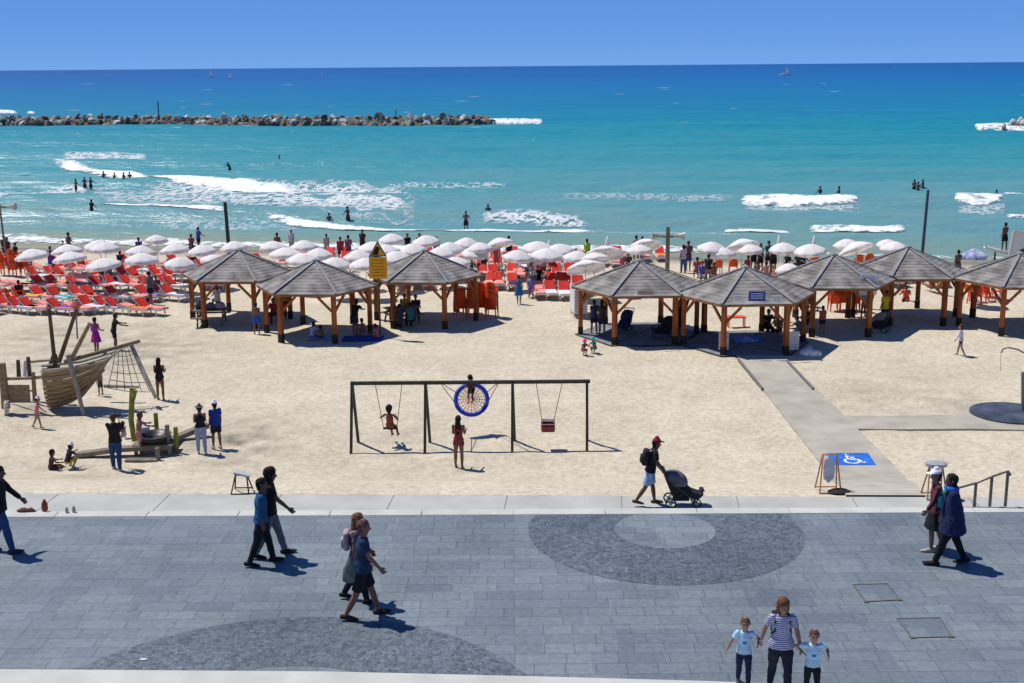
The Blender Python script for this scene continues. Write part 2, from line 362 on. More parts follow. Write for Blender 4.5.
# wheelchair mat
def wheelchair_mat(corners, lab):
    W = [gs(*p) for p in corners]; c = sum(W, Vector())/4; e = empty('painted_mat', (c.x, c.y, T(c.x, c.y)+.052))
    def bil(u, v):
        p = W[3].lerp(W[2], u).lerp(W[0].lerp(W[1], u), v); return Vector((p.x-c.x, p.y-c.y, T(p.x, p.y)-T(c.x, c.y)))
    b = MB(); vs = [bil(i/6, j/6)+Vector((0, 0, .004)) for j in range(7) for i in range(7)]
    b.add(vs, [(j*7+i, j*7+i+1, (j+1)*7+i+1, (j+1)*7+i) for j in range(6) for i in range(6)]); b.build('blue_field', mat('mat_blue', (.02, .14, .55), .6, .25, 3), e)
    b = MB()
    def stroke(pts, wd=.045):
        for p, q in zip(pts[:-1], pts[1:]):
            d = Vector((q[0]-p[0], q[1]-p[1])); d.normalize(); nx_, ny_ = -d.y*wd, d.x*wd
            b.add([bil(p[0]+nx_, p[1]+ny_)+Vector((0, 0, .009)), bil(p[0]-nx_, p[1]-ny_)+Vector((0, 0, .009)), bil(q[0]-nx_, q[1]-ny_)+Vector((0, 0, .009)), bil(q[0]+nx_, q[1]+ny_)+Vector((0, 0, .009))], [(0, 1, 2, 3)])
    stroke([(.44, .74), (.47, .45), (.64, .45), (.72, .2), (.8, .22)]); stroke([(.45, .6), (.6, .6)])
    stroke([(.50+.17*math.cos(a), .32+.2*math.sin(a)) for a in np.linspace(2.2, 6.0, 12)], .035)
    stroke([(.42, .84), (.46, .84)], .06)
    b.build('wheelchair_symbol', mat('paint_white', (.75, .77, .8), .6, .1, 5), e)
    tag(e, lab, 'floor mat', None)
wheelchair_mat([(826, 454.5), (868, 454.5), (876, 466.5), (833, 466.5)], 'blue mat with white wheelchair symbol lying on the sunlit concrete ramp')
wheelchair_mat([(733, 337), (760, 337), (763, 344), (735, 344)], 'blue wheelchair symbol mat in the shade under the fifth hut')
# ------------------------------------------------------------------ sea
def sea_mat():
    m = bpy.data.materials.new('sea_water'); m.use_nodes = True; n = m.node_tree.nodes; l = m.node_tree.links; b = n['Principled BSDF']
    b.inputs['Roughness'].default_value = .28; b.inputs['IOR'].default_value = 1.33; b.inputs['Specular IOR Level'].default_value = .22
    at = n.new('ShaderNodeAttribute'); at.attribute_name = 'depth'
    tc = n.new('ShaderNodeTexCoord')
    mp = n.new('ShaderNodeMapping'); mp.inputs['Scale'].default_value = (.012, .035, 1); l.new(tc.outputs['Object'], mp.inputs[0])
    nz = n.new('ShaderNodeTexNoise'); nz.inputs['Scale'].default_value = 1; nz.inputs['Detail'].default_value = 8; nz.inputs['Roughness'].default_value = .6; l.new(mp.outputs[0], nz.inputs[0])
    mp3 = n.new('ShaderNodeMapping'); mp3.inputs['Scale'].default_value = (.10, .35, 1); l.new(tc.outputs['Object'], mp3.inputs[0])
    nz3 = n.new('ShaderNodeTexNoise'); nz3.inputs['Scale'].default_value = 1; nz3.inputs['Detail'].default_value = 6; l.new(mp3.outputs[0], nz3.inputs[0])
    ad = n.new('ShaderNodeMath'); ad.operation = 'MULTIPLY_ADD'; ad.inputs[1].default_value = .30; l.new(nz.outputs[0], ad.inputs[0]); l.new(at.outputs['Fac'], ad.inputs[2])
    a2 = n.new('ShaderNodeMath'); a2.operation = 'MULTIPLY_ADD'; a2.inputs[1].default_value = .20; l.new(nz3.outputs[0], a2.inputs[0]); l.new(ad.outputs[0], a2.inputs[2])
    sb = n.new('ShaderNodeMath'); sb.operation = 'SUBTRACT'; sb.inputs[1].default_value = .25; l.new(a2.outputs[0], sb.inputs[0])
    r = n.new('ShaderNodeValToRGB'); cr = r.color_ramp
    stops = [(0, (.26, .27, .19)), (.05, (.17, .285, .24)), (.16, (.12, .285, .31)), (.32, (.045, .265, .31)), (.46, (.008, .225, .305)), (.60, (.002, .165, .32)), (.80, (.002, .12, .34)), (1.0, (.002, .085, .30))]
    cr.elements[0].position = 0; cr.elements[0].color = (*stops[0][1], 1); cr.elements[1].position = 1; cr.elements[1].color = (*stops[-1][1], 1)
    for p, c in stops[1:-1]: e = cr.elements.new(p); e.color = (*c, 1)
    l.new(sb.outputs[0], r.inputs[0]); l.new(r.outputs[0], b.inputs['Base Color'])
    mp2 = n.new('ShaderNodeMapping'); mp2.inputs['Scale'].default_value = (.25, .6, 1); l.new(tc.outputs['Object'], mp2.inputs[0])
    n2 = n.new('ShaderNodeTexNoise'); n2.inputs['Scale'].default_value = 1; n2.inputs['Detail'].default_value = 6; n2.inputs['Roughness'].default_value = .62; l.new(mp2.outputs[0], n2.inputs[0])
    bp = n.new('ShaderNodeBump'); bp.inputs['Strength'].default_value = .65; bp.inputs['Distance'].default_value = .8; l.new(n2.outputs[0], bp.inputs['Height']); 
    df = n.new('ShaderNodeBsdfDiffuse'); gl = n.new('ShaderNodeBsdfGlossy'); gl.inputs['Roughness'].default_value = .3; ms = n.new('ShaderNodeMixShader'); ms.inputs[0].default_value = .13
    l.new(r.outputs[0], df.inputs[0]); l.new(bp.outputs[0], df.inputs['Normal']); l.new(bp.outputs[0], gl.inputs['Normal']); l.new(df.outputs[0], ms.inputs[1]); l.new(gl.outputs[0], ms.inputs[2]); l.new(ms.outputs[0], n['Material Output'].inputs[0])
    return m
K = 1281*(HC-Z_SEA)
def swell(x, y):
    if y > 420: return 0
    a = .30*max(0, min(1, (y-y_shore(x)-3)/12))*max(0, min(1, (420-y)/150))
    return a*(math.sin(y*.42+x*.05+1.6*noise.noise((x*.03, y*.02, 0)))+.7*math.sin(y*.21-x*.03+2+2*noise.noise((x*.015, y*.01, 4))))+a*.5*noise.noise((x*.25, y*.5, 8))
def sea_z(x, y): return Z_SEA+swell(x, y)
ks = [205-.7*i for i in range(270)] + [15.5, 14, 12, 10, 8, 6, 4.5, 3, 2, 1.2, .8, .45, .3]
vs = []; nX = 240; dep = []
for k in ks:
    y = K/k
    for i in range(nX+1):
        x = (i/nX*2-1)*(y*.52+8)
        vs.append((x, y, sea_z(x, y)))
        q = max(0, y-y_shore(x)); dep.append(q)
# depth -> 0..1 : by how far offshore (the bottom falls away steadily)
def dfac(q):
    return float(np.interp(q, [0, 4, 15, 40, 70, 110, 200, 330, 700, 1500, 5000, 30000], [0, .04, .13, .22, .30, .38, .50, .60, .74, .88, .97, 1.0]))
b = MB(); W_ = nX+1
b.add(vs, [(j*W_+i, j*W_+i+1, (j+1)*W_+i+1, (j+1)*W_+i) for j in range(len(ks)-1) for i in range(nX)])
sea = b.build('sea_water', sea_mat(), smooth=True); tag(sea, kind='structure')
at = sea.data.attributes.new('depth', 'FLOAT', 'POINT'); at.data.foreach_set('value', [dfac(d) for d in dep])
# ------------------------------------------------------------------ foam
def foam_mat(name, lacy):
    m = bpy.data.materials.new(name); m.use_nodes = True; n = m.node_tree.nodes; l = m.node_tree.links; b = n['Principled BSDF']
    b.inputs['Base Color'].default_value = (.80, .83, .84, 1); b.inputs['Roughness'].default_value = .8
    at = n.new('ShaderNodeAttribute'); at.attribute_name = 'core'
    tc = n.new('ShaderNodeTexCoord'); mp = n.new('ShaderNodeMapping'); mp.inputs['Scale'].default_value = (.75, .42, 1) if lacy else (.9, .7, 1); l.new(tc.outputs['Object'], mp.inputs[0])
    nz = n.new('ShaderNodeTexNoise'); nz.inputs['Scale'].default_value = 1; nz.inputs['Detail'].default_value = 7; nz.inputs['Roughness'].default_value = .72; l.new(mp.outputs[0], nz.inputs[0])
    if lacy:
        s1 = n.new('ShaderNodeMath'); s1.operation = 'SUBTRACT'; s1.inputs[1].default_value = .5; l.new(nz.outputs[0], s1.inputs[0])
        s2 = n.new('ShaderNodeMath'); s2.operation = 'ABSOLUTE'; l.new(s1.outputs[0], s2.inputs[0])
        s3 = n.new('ShaderNodeMath'); s3.operation = 'MULTIPLY_ADD'; s3.inputs[1].default_value = -6.5; s3.inputs[2].default_value = .35; l.new(s2.outputs[0], s3.inputs[0]); src = s3
    else:
        s3 = n.new('ShaderNodeMath'); s3.operation = 'MULTIPLY_ADD'; s3.inputs[1].default_value = 3.4; s3.inputs[2].default_value = -1.85; l.new(nz.outputs[0], s3.inputs[0]); src = s3
    ad = n.new('ShaderNodeMath'); ad.operation = 'ADD'; l.new(src.outputs[0], ad.inputs[0]); l.new(at.outputs['Fac'], ad.inputs[1])
    mr = n.new('ShaderNodeMapRange'); mr.inputs[1].default_value = .0; mr.inputs[2].default_value = .65; mr.interpolation_type = 'SMOOTHSTEP'; mr.inputs[4].default_value = .85 if lacy else .97; l.new(ad.outputs[0], mr.inputs[0]); l.new(mr.outputs[0], b.inputs['Alpha'])
    return m
M_foamA = foam_mat('wave_foam', False); M_foamB = foam_mat('thin_foam', True)
def foam(path, m, core=.6, up=.25, lab='foam'):
    """path: (px, py_top, py_bottom)"""
    pts = []
    for (a, t, c), (a2, t2, c2) in zip(path[:-1], path[1:]):
        n = max(2, int(abs(a2-a)/3))
        for i in range(n): f_ = i/n; pts.append((a+(a2-a)*f_, t+(t2-t)*f_, c+(c2-c)*f_))
    pts.append(path[-1]); nn = len(pts); NJ = 8; vs = []; cv = []
    for i, (a, t, c) in enumerate(pts):
        P = un(a, t, Z_SEA); Q = un(a, c, Z_SEA); jit = 1+.35*noise.noise((P.x*.35, P.y*.1, 2))
        md = (P+Q)/2; P = md+(P-md)*jit; Q = md+(Q-md)*jit
        for j in range(NJ+1):
            f_ = j/NJ; p = P.lerp(Q, f_); e = math.sin(math.pi*f_); en = min(1, min(i, nn-1-i)/max(2, nn*.08))
            core_ = (core*1.15*e**.8*en-.0) if m is M_foamA else (core*.75*e**.8*en-.15)
            zz = max(sea_z(p.x, p.y), T(p.x, p.y))+.05+up*.3*(e**1.5)*en*(1+.6*noise.noise((p.x*.8, p.y*.8, 3)))
            vs.append((p.x, p.y, zz)); cv.append(core_ if 0 < j < NJ and 0 < i < nn-1 else -1.5)
    b = MB(); b.add(vs, [(i*(NJ+1)+j, i*(NJ+1)+j+1, (i+1)*(NJ+1)+j+1, (i+1)*(NJ+1)+j) for i in range(nn-1) for j in range(NJ)])
    o = b.build('sea_foam', m, smooth=True); at = o.data.attributes.new('core', 'FLOAT', 'POINT'); at.data.foreach_set('value', cv)
    tag(o, kind='stuff', label=lab, cat='foam'); return o
A, B_ = M_foamA, M_foamB
foam([(50, 160, 164), (75, 163, 173), (110, 169, 178), (150, 175, 182), (200, 180, 187), (260, 183, 190), (300, 184, 191)], A, 1.0, .5, 'white breaking wave curling behind the group of standing bathers on the left')
foam([(60, 154, 160), (90, 152, 160), (115, 152, 161), (150, 155, 161)], B_, .6, .1, 'faint foam patch left behind the crest of the left breaking wave')
foam([(140, 182, 200), (200, 180, 205), (270, 181, 212), (330, 180, 220), (400, 182, 226), (418, 190, 226)], B_, .62, .1, 'broad lacy churned foam field in the middle left of the surf')
foam([(230, 181, 189), (300, 182, 190), (350, 184, 192), (400, 187, 194)], B_, .5, .3, 'ragged foam line along the back of the churned field')
foam([(90, 184, 200), (150, 186, 206), (220, 190, 212)], B_, .42, .05, 'thin lacy foam beside the standing bathers')
foam([(-40, 193, 200), (0, 192, 199), (25, 190, 197), (60, 186, 194), (90, 184, 190)], B_, .65, .2, 'low white wave line reaching the left border of the photo')
foam([(95, 204, 208), (130, 206, 211), (170, 208, 213), (228, 210, 216)], A, .95, .4, 'narrow white wave in front of the lone wading man on the left')
foam([(258, 214, 218), (290, 217, 222), (350, 221, 226), (420, 224, 230), (470, 225, 231), (540, 225, 231), (606, 226, 231)], A, .9, .4, 'long thin white wave reaching across the middle surf')
foam([(480, 214, 222), (520, 212, 222), (560, 214, 224), (590, 217, 225)], B_, .6, .25, 'small foam patch behind the right end of the long thin wave')
foam([(-40, 232, 246), (0, 233, 246), (30, 234, 245), (60, 237, 246), (95, 238, 247), (130, 240, 247), (170, 238, 248), (210, 241, 249), (260, 241, 250), (330, 242, 251), (420, 244, 253), (500, 245, 254), (560, 245, 254), (640, 245, 254), (700, 247, 255), (735, 250, 255)], A, .55, .14, 'white shore wash running up the wet sand along the water line')
foam([(738, 200, 206), (765, 199, 207.5), (800, 200, 206.5), (838, 199.5, 206), (860, 201, 204.5)], A, .75, .5, 'solid white breaker behind the two bathers on the right')
foam([(952, 198, 206), (985, 198, 207), (1006, 198, 204)], A, .66, .5, 'short solid white breaker with one bather behind it')
foam([(722, 224, 230), (760, 223, 231), (792, 224, 229)], A, .75, .5, 'small white wave left of the tall pole, nearer the left')
foam([(806, 222, 226), (850, 222, 228), (908, 222, 228)], A, .75, .5, 'small white wave just left of the tall pole')
foam([(1004, 215, 220), (1060, 216, 222)], A, .75, .4, 'small white wave at the right border of the photo')
foam([(1000, 196, 199), (1060, 196, 199)], B_, .6, .3, 'thin far wave line near the right border')
foam([(768, 251, 254), (840, 253, 256), (900, 255, 258), (960, 256, 260), (1060, 258, 262)], B_, .45, .04, 'thin shore foam along the right part of the water line')
foam([(484, 118, 125), (510, 119, 125), (545, 120, 124)], A, .7, .6, 'white splash at the right tip of the breakwater')
foam([(972, 124, 130), (1000, 123, 131), (1040, 123, 131)], A, .8, .7, 'white splash round the small rocks at the right border')
foam([(-30, 109, 115), (10, 110, 115), (20, 112, 115)], A, .7, 1.6, 'white splash bursting over the left end of the breakwater')
foam([(24, 111, 115), (38, 112, 115)], A, .7, 1.4, 'smaller white splash behind the breakwater')
foam([(190, 124, 127), (260, 124, 127)], B_, .5, .2, 'faint foam at the foot of the breakwater')
foam([(400, 183, 187), (460, 184, 187), (510, 184, 187)], B_, .35, .1, 'faint pale ripple in the middle of the surf')
foam([(820, 245, 249), (700, 235, 238)], B_, .15, .05, 'faint ripple near the right shore') if False else None
for (a_, b_), nm in (((742, 862), 'the solid breaker behind two bathers'), ((956, 1008), 'the short breaker at the right')):
    foam([(a_, 205, 211), ((a_+b_)/2, 205, 213), (b_, 204, 210)], B_, .42, .02, 'thin trailing foam in front of '+nm)
foam([(560, 196, 202), (640, 197, 203), (735, 199, 204)], B_, .25, .05, 'very thin pale streak linking the middle surf and the right breaker')
foam([(160, 216, 226), (230, 218, 228), (300, 221, 229)], B_, .28, .02, 'faint lacy streaks left of the long thin wave')
foam([(600, 228, 236), (680, 229, 238), (740, 232, 240)], B_, .22, .02, 'faint lacy streaks right of the long thin wave')
# whitecaps out at sea
random.seed(11)
b = MB()
for i in range(34):
    px = random.uniform(-20, 1044); py = random.uniform(78, 175) if i % 3 else random.uniform(80, 118)
    p = un(px, py, Z_SEA+.1); sx = random.uniform(.4, 1.1)*p.y/170; sy = .25*sx*max(1, p.y/220)
    b.add([p+Vector((-sx, 0, 0)), p+Vector((-sx*.3, -sy, 0)), p+Vector((sx, -sy*.2, 0)), p+Vector((sx*.2, sy, .05))], [(0, 1, 2, 3)])
tag(b.build('whitecaps', mat('whitecap', (.35, .5, .55), .8, .1)), 'scattered tiny pale whitecaps on the open sea', 'whitecaps', None, 'stuff')
# ------------------------------------------------------------------ breakwater
def rock_mesh(seed):
    import bmesh
    bm = bmesh.new(); bmesh.ops.create_icosphere(bm, subdivisions=2, radius=1)
    rs = random.Random(seed); pl = [(Vector((rs.uniform(-1, 1), rs.uniform(-1, 1), rs.uniform(-1, 1))).normalized(), rs.uniform(.45, .8)) for _ in range(15)]
    for v in bm.verts:
        for n_, d in pl:
            q = v.co.dot(n_)
            if q > d: v.co -= n_*(q-d)
        v.co *= 1+.05*noise.noise(v.co*3+Vector((seed, 0, 0)))
    me = bpy.data.meshes.new('boulder'); bm.to_mesh(me); bm.free(); return me
RM = [mat('rock_pale', (.46, .44, .40), .9, .45, 1.2, .6, 4), mat('rock_tan', (.25, .225, .19), .9, .5, 1.2, .6, 4), mat('rock_dark', (.13, .115, .09), .9, .4, 1.2, .6, 4)]
rms = []
for s in range(12):
    me = rock_mesh(s); me.materials.append(RM[[0, 1, 1, 2, 0, 1][s % 6]]); rms.append(me)
def boulder(P, s, lab, grp, dark=False):
    c = [r for r in rms if (r.materials[0] is RM[2]) == dark]
    o = bpy.data.objects.new('boulder', random.choice(c)); COL.objects.link(o); o.location = P
    o.rotation_euler = (random.uniform(0, 6), random.uniform(0, 6), random.uniform(0, 6)); o.scale = (s*random.uniform(.85, 1.35), s*random.uniform(.7, 1.1), s*random.uniform(.5, .8))
    tag(o, lab, 'boulder', grp); return o
random.seed(5)
BWL = un(0, 126, Z_SEA); BWR = un(499, 125, Z_SEA)
dB = (BWR-BWL).length
rows = [(0, .15, 1.05), (1.5, .85, 1.1), (3.2, 1.45, 1.0)]
labs = ['dark wet boulder in the lowest row of the long breakwater', 'weathered boulder in the middle row of the long breakwater', 'boulder in the top row of the long breakwater, against the open sea']
n_ = 0
for ri, (dy, dz, s) in enumerate(rows):
    x = BWL.x-6+ri
    while x < BWR.x-ri*1.4:
        t = (x-BWL.x)/(BWR.x-BWL.x); y = BWL.y+t*(BWR.y-BWL.y)+dy+random.uniform(-.5, .5)+3*math.sin(x*.04)
        ss = s*random.uniform(.6, 1.45)
        boulder(Vector((x, y, Z_SEA+dz+random.uniform(-.3, .35))), ss, labs[ri], 'boulders in the %s row of the breakwater' % ('lowest', 'middle', 'top')[ri], dark=(random.random() < (.6, .22, .12)[ri]))
        x += ss*1.5; n_ += 1
print('boulders', n_)
b = MB(); vs = []
for i in range(60):
    t = i/59; x = BWL.x-8+t*(BWR.x-BWL.x+6); tt = (x-BWL.x)/(BWR.x-BWL.x); y = BWL.y+tt*(BWR.y-BWL.y)+3*math.sin(x*.04)
    vs += [(x, y-.3, Z_SEA-.6), (x, y+1.6, Z_SEA+1.0), (x, y+4.2, Z_SEA+1.8), (x, y+8, Z_SEA-.6)]
b.add(vs, [(4*i+j, 4*i+j+1, 4*i+j+5, 4*i+j+4) for i in range(59) for j in range(3)])
tag(b.build('breakwater_core', RM[2]), 'dark rubble bank filling the gaps under the boulders of the long breakwater', 'breakwater')
for i, (px, py, s) in enumerate([(1004, 127, 1.0), (1010, 126, 1.5), (1017, 126, 1.8), (1024, 126, 1.9), (1014, 125, 1.5), (1032, 126, 2.0), (1021, 123.5, 1.5)]):
    boulder(un(px, py, Z_SEA+.4), s, 'tan boulder in the small rock pile at the right border of the sea', 'boulders in the right rock pile')
p = un(159, 120, Z_SEA+2); b = MB(); b.tube([(0, 0, 0), (0, 0, 3.9)], .12); o = b.build('marker_post', mat('dark_iron', (.04, .04, .04))); o.location = p; tag(o, 'thin dark marker post standing on the breakwater', 'post')
p = un(396, 117, Z_SEA+2.2); e = empty('marker_post', p); b = MB(); b.tube([(0, 0, 0), (0, 0, 1.4)], .1); b.build('mast', MAT['dark_iron'], e); b = MB(); b.box((0, 0, 1.7), (.9, .3, .7)); b.build('white_board', mat('white_paint', (.8, .8, .8), .5, .03), e); tag(e, 'short post with small white board on the breakwater', 'post')
# ------------------------------------------------------------------ boats
def sailboat(px, py, Lh, mast, jib, main, lab, rz=0.2, hullc=(.75, .75, .76)):
    P = un(px, py, Z_SEA); e = empty('sailboat', P, rz); b = MB(); vs = []
    for t, wd in ((0, .75), (.25, 1), (.5, 1.05), (.75, .8), (1, .03)):
        x = (t-.5)*Lh
        vs += [(x, -wd*Lh*.13, .09*Lh*(1+.4*t)), (x, -wd*Lh*.09, 0), (x, 0, -.08*Lh), (x, wd*Lh*.09, 0), (x, wd*Lh*.13, .09*Lh*(1+.4*t))]
    fs = [(5*i+j, 5*i+5+j, 5*i+6+j, 5*i+1+j) for i in range(4) for j in range(4)] + [(0, 1, 2, 3, 4)] + [(5*i+4, 5*i+9, 5*i+5, 5*i) for i in range(4)]
    b.add(vs, fs); b.box((-.05*Lh, 0, .14*Lh), (.3*Lh, .13*Lh, .07*Lh)); b.build('hull', mat('hull_%d' % int(px), hullc, .4, .03), e)
    b = MB(); b.tube([(.08*Lh, 0, .1*Lh), (.08*Lh, 0, mast)], .012*Lh); b.tube([(.08*Lh, 0, .25*Lh), (-.4*Lh, 0, .25*Lh)], .01*Lh); b.build('mast', mat('alu_mast', (.35, .36, .38), .4, .05), e)
    sm = mat('sail_cloth', (.78, .79, .8), .8, .03)
    def sail(a, c, d, bul, nm):
        b = MB(); vs = []; N = 6
        for i in range(N+1):
            for j in range(N+1):
                u = i/N; v = j/N; p = Vector(a).lerp(Vector(c), u).lerp(Vector(d), v) if False else (Vector(a)*(1-u)+Vector(c)*u)*(1-v)+Vector(d)*v
                p.y += bul*math.sin(math.pi*u)*math.sin(math.pi*(v*.8+.1)); vs.append(p)
        b.add(vs, [(i*(N+1)+j, i*(N+1)+j+1, (i+1)*(N+1)+j+1, (i+1)*(N+1)+j) for i in range(N) for j in range(N)])
        o = b.build(nm, sm, e, smooth=True); s = o.modifiers.new('t', 'SOLIDIFY'); s.thickness = .03
    if 'sailtr' not in MAT:
        MAT['sailtr'] = 1; n = sm.node_tree.nodes; l = sm.node_tree.links; tr = n.new('ShaderNodeBsdfTranslucent'); tr.inputs[0].default_value = (.8, .8, .8, 1); ms = n.new('ShaderNodeMixShader'); ms.inputs[0].default_value = .5; l.new(n['Principled BSDF'].outputs[0], ms.inputs[1]); l.new(tr.outputs[0], ms.inputs[2]); l.new(ms.outputs[0], n['Material Output'].inputs[0])
    if main: sail((.07*Lh, 0, .28*Lh), (-.38*Lh, 0, .27*Lh), (.07*Lh, 0, mast*.97), .06*Lh, 'main_sail')
    if jib: sail((.48*Lh, 0, .14*Lh), (.1*Lh, 0, .2*Lh), (.08*Lh, 0, mast*.85), .07*Lh, 'jib')
    tag(e, lab, 'sailboat', 'sailboats on the horizon'); return e
sailboat(211, 77.3, 7, 12, 1, 1, 'tall white sailboat on the horizon above the breakwater, leftmost of the sailing boats', .5)
sailboat(230, 78.8, 6.5, 8.5, 1, 1, 'smaller white sailboat just right of the tall one', .9)
sailboat(322, 76.5, 7, 9, 0, 1, 'lone white sailboat above the middle of the breakwater', 1.1)
sailboat(785, 75.3, 12, 11.5, 1, 0, 'white yacht with bare mast and one slanting sail, on the right of the horizon', .2)
for px, py, lab in ((33, 71.8, 'tiny pale boat at the far left of the horizon'), (895, 67.6, 'tiny pale boat on the horizon right of the yacht'), (970, 65.8, 'tiny pale boat at the far right of the horizon')):
    sailboat(px, py, 9, 7, 1, 0, lab, .3)
# ------------------------------------------------------------------ timber huts
M_post = mat('hut_timber', (.34, .10, .024), .7, .3, 2.2, .3, 20, aniso=(4, 4, .6))
M_postd = mat('post_foot', (.035, .022, .016), .8)
M_roof = mat('roof_planks', (.225, .21, .195), .8, .32, 1.6, .3, 30)
M_ridge = mat('ridge_boards', (.25, .25, .25), .8, .12, 3)
M_fasc = mat('eave_timber', (.30, .12, .04), .7, .25, 3)
M_white = mat('sheet_white', (.72, .72, .72), .6, .05, 3)
M_deck = mat('deck_grey', (.23, .24, .26), .85, .2, 3, .2, 20)
def hut(ax, ay, R, rot, lab, deck=False, eave=2.35, rise=1.12):
    """ax, ay: where the roof tip shows; the tip stands eave+rise above the sand"""
    z = Z_SAND
    C = un(ax, ay, z+eave+rise); g = T(C.x, C.y)
    e = empty('beach_hut', (C.x, C.y, g), 0)
    A = [rad(rot+60*k-60) for k in range(6)]
    pt = lambda a, r, zz: Vector((r*math.cos(a), r*math.sin(a), zz))
    for a in A:
        b = MB(); p = pt(a, R*.95, 0); b.box((p.x, p.y, (eave-.1)/2+.1), (.2, .2, eave-.3), rz=a); o = b.build('post', M_post, e, bevel=.012)
        b = MB(); b.box((p.x, p.y, .1), (.225, .225, .6), rz=a); b.build('post_foot', M_postd, o, bevel=.01)
    for k in range(6):
        p = pt(A[k], R*.95, eave-.12); q = pt(A[(k+1) % 6], R*.95, eave-.12); d = (q-p).normalized()
        b = MB(); b.bar(p+d*.1, q-d*.1, .1, .19); b.build('beam', M_post, e, bevel=.008)
        for s, u in ((p, d), (q, -d)):
            b = MB(); b.bar(s+u*.09+Vector((0, 0, -.78)), s+u*.74+Vector((0, 0, -.10)), .085, .11); b.build('brace', M_post, e, bevel=.006)
    # roof: stepped planks on six faces
    Rr = R*1.10; N = 11; b = MB(); z0 = eave-.02
    apex = Vector((0, 0, z0+rise))
    for k in range(6):
        p = pt(A[k], Rr, z0-.04); q = pt(A[(k+1) % 6], Rr, z0-.04)
        nrm_ = (q-p).cross(apex-p).normalized()
        for i in range(N):
            t0 = i/N; t1 = min(1, (i+1.10)/N)
            if i == N-1: t1 = .995
            a0 = p.lerp(apex, t0); a1 = q.lerp(apex, t0); c0 = p.lerp(apex, t1); c1 = q.lerp(apex, t1)
            h0 = nrm_*.026; h1 = nrm_*.012
            vs = [a0, a1, c1, c0, a0+h0, a1+h0, c1+h1, c0+h1]
            b.add(vs, [(3, 2, 1, 0), (4, 5, 6, 7), (0, 1, 5, 4), (2, 3, 7, 6), (1, 2, 6, 5), (3, 0, 4, 7)])
    rf = b.build('roof', M_roof, e)
    for k in range(6):
        p = pt(A[k], Rr*1.01, z0-.0); b = MB(); b.bar(p+Vector((0, 0, .03)), apex+Vector((0, 0, .05)), .13, .035); b.build('ridge_board', M_ridge, rf)
    b = MB(); b.lathe((0, 0, z0+rise), [(.2, -.02), (.18, .06), (.02, .14)], 6); b.build('roof_cap', M_ridge, rf)
    for k in range(6):
        p = pt(A[k], Rr*.995, z0-.09); q = pt(A[(k+1) % 6], Rr*.995, z0-.09); b = MB(); b.bar(p, q, .03, .09); b.build('fascia', M_fasc, rf)
    if deck:
        d = empty('hut_deck', (C.x, C.y, g-.02)); b = MB()
        for k in range(6):
            p = pt(A[k], R*1.03, .06); q = pt(A[(k+1) % 6], R*1.03, .06); n = 16; c = Vector((0, 0, .06))
            for i in range(n):
                u0 = (i+.06)/n; u1 = (i+.94)/n; a0 = c.lerp(p, u0); a1 = c.lerp(q, u0); b0 = c.lerp(p, u1); b1 = c.lerp(q, u1)
                b.add([a0, a1, b1, b0], [(3, 2, 1, 0)] if False else [(0, 3, 2, 1)])
        b.build('deck_boards', M_deck, d)
        b = MB(); vs = [pt(a, R*1.05, .05) for a in A]+[pt(a, R*1.05, -.2) for a in A]
        b.add(vs, [tuple(range(6))]+[(k, k+6, (k+1) % 6+6, (k+1) % 6) for k in range(6)]); b.build('deck_base', mat('deck_dark', (.05, .05, .055)), d)
        b = MB()
        for a in A: b.bar(pt(a, .1, .068), pt(a, R*1.03, .068), .05, .012)
        b.build('deck_seam', mat('seam_dark', (.07, .07, .075)), d)
        tag(d, 'grey boarded deck under the ' + lab.split(',')[0], 'deck', 'decks under the huts')
    tag(e, lab, 'beach hut', 'hexagonal timber huts on the sand'); return e, C, A, g, eave
HUTS = [
 (238, 250, 2.62, -3, 'leftmost timber hut with grey plank roof, behind the second hut', 0),
 (315.5, 260.3, 2.62, -4, 'second timber hut from the left, with people sitting in its shade', 0),
 (424.5, 250.5, 2.62, -5, 'third timber hut from the left, behind the yellow warning sign', 0),
 (639.5, 260.5, 2.86, 1, 'fourth timber hut from the left, sheltering the navy pushchair', 1),
 (745.5, 267, 2.86, 1.4, 'fifth timber hut from the left, hung with a small blue sign', 1),
 (833.7, 254.5, 2.7, -3, 'sixth timber hut from the left, with large white notice at its corner', 0),
 (908, 247, 2.66, -2, 'seventh timber hut from the left, nothing standing beneath its roof', 0),
 (1020, 253.5, 2.75, -4, 'rightmost timber hut, cut off by the right border', 0)]
HT = [hut(*h) for h in HUTS]
def plate(name, px, py, d, w_, h_, m, lab, cat='sign', parts=None):
    p = pv(px, py, d); e = empty(name, p); b = MB(); b.box((0, 0, 0), (w_, .02, h_)); b.build('panel', m, e)
    b = MB()
    for i in range(3): b.box((0, -.013, h_*(.25-.22*i)), (w_*.75, .006, h_*.06))
    b.build('lettering', parts or mat('print_grey', (.3, .3, .32)), e); tag(e, lab, cat); return e
h5 = HT[4]; dfront = h5[1].y-3.02*.86*1.12
plate('paper_notice', 738, 298.5, dfront, .42, .3, M_white, 'small white notice on the eave of the fifth hut, left of the blue sign')
plate('paper_notice', 777, 299, dfront, .44, .32, M_white, 'small white notice on the eave of the fifth hut, right of the blue sign')
e = plate('hut_sign', 757, 296.2, dfront-.03, .72, .42, mat('sign_blue', (.02, .06, .28), .5, .05), 'small blue sign on the front eave of the fifth hut', parts=mat('paint_white', (.75, .77, .8)))
h4 = HT[3]; plate('hut_sign', 645.5, 292.6, h4[1].y-3.02*.86*1.12, .72, .2, mat('sign_tan', (.40, .30, .24), .7, .1), 'small brown nameboard on the front eave of the fourth hut')
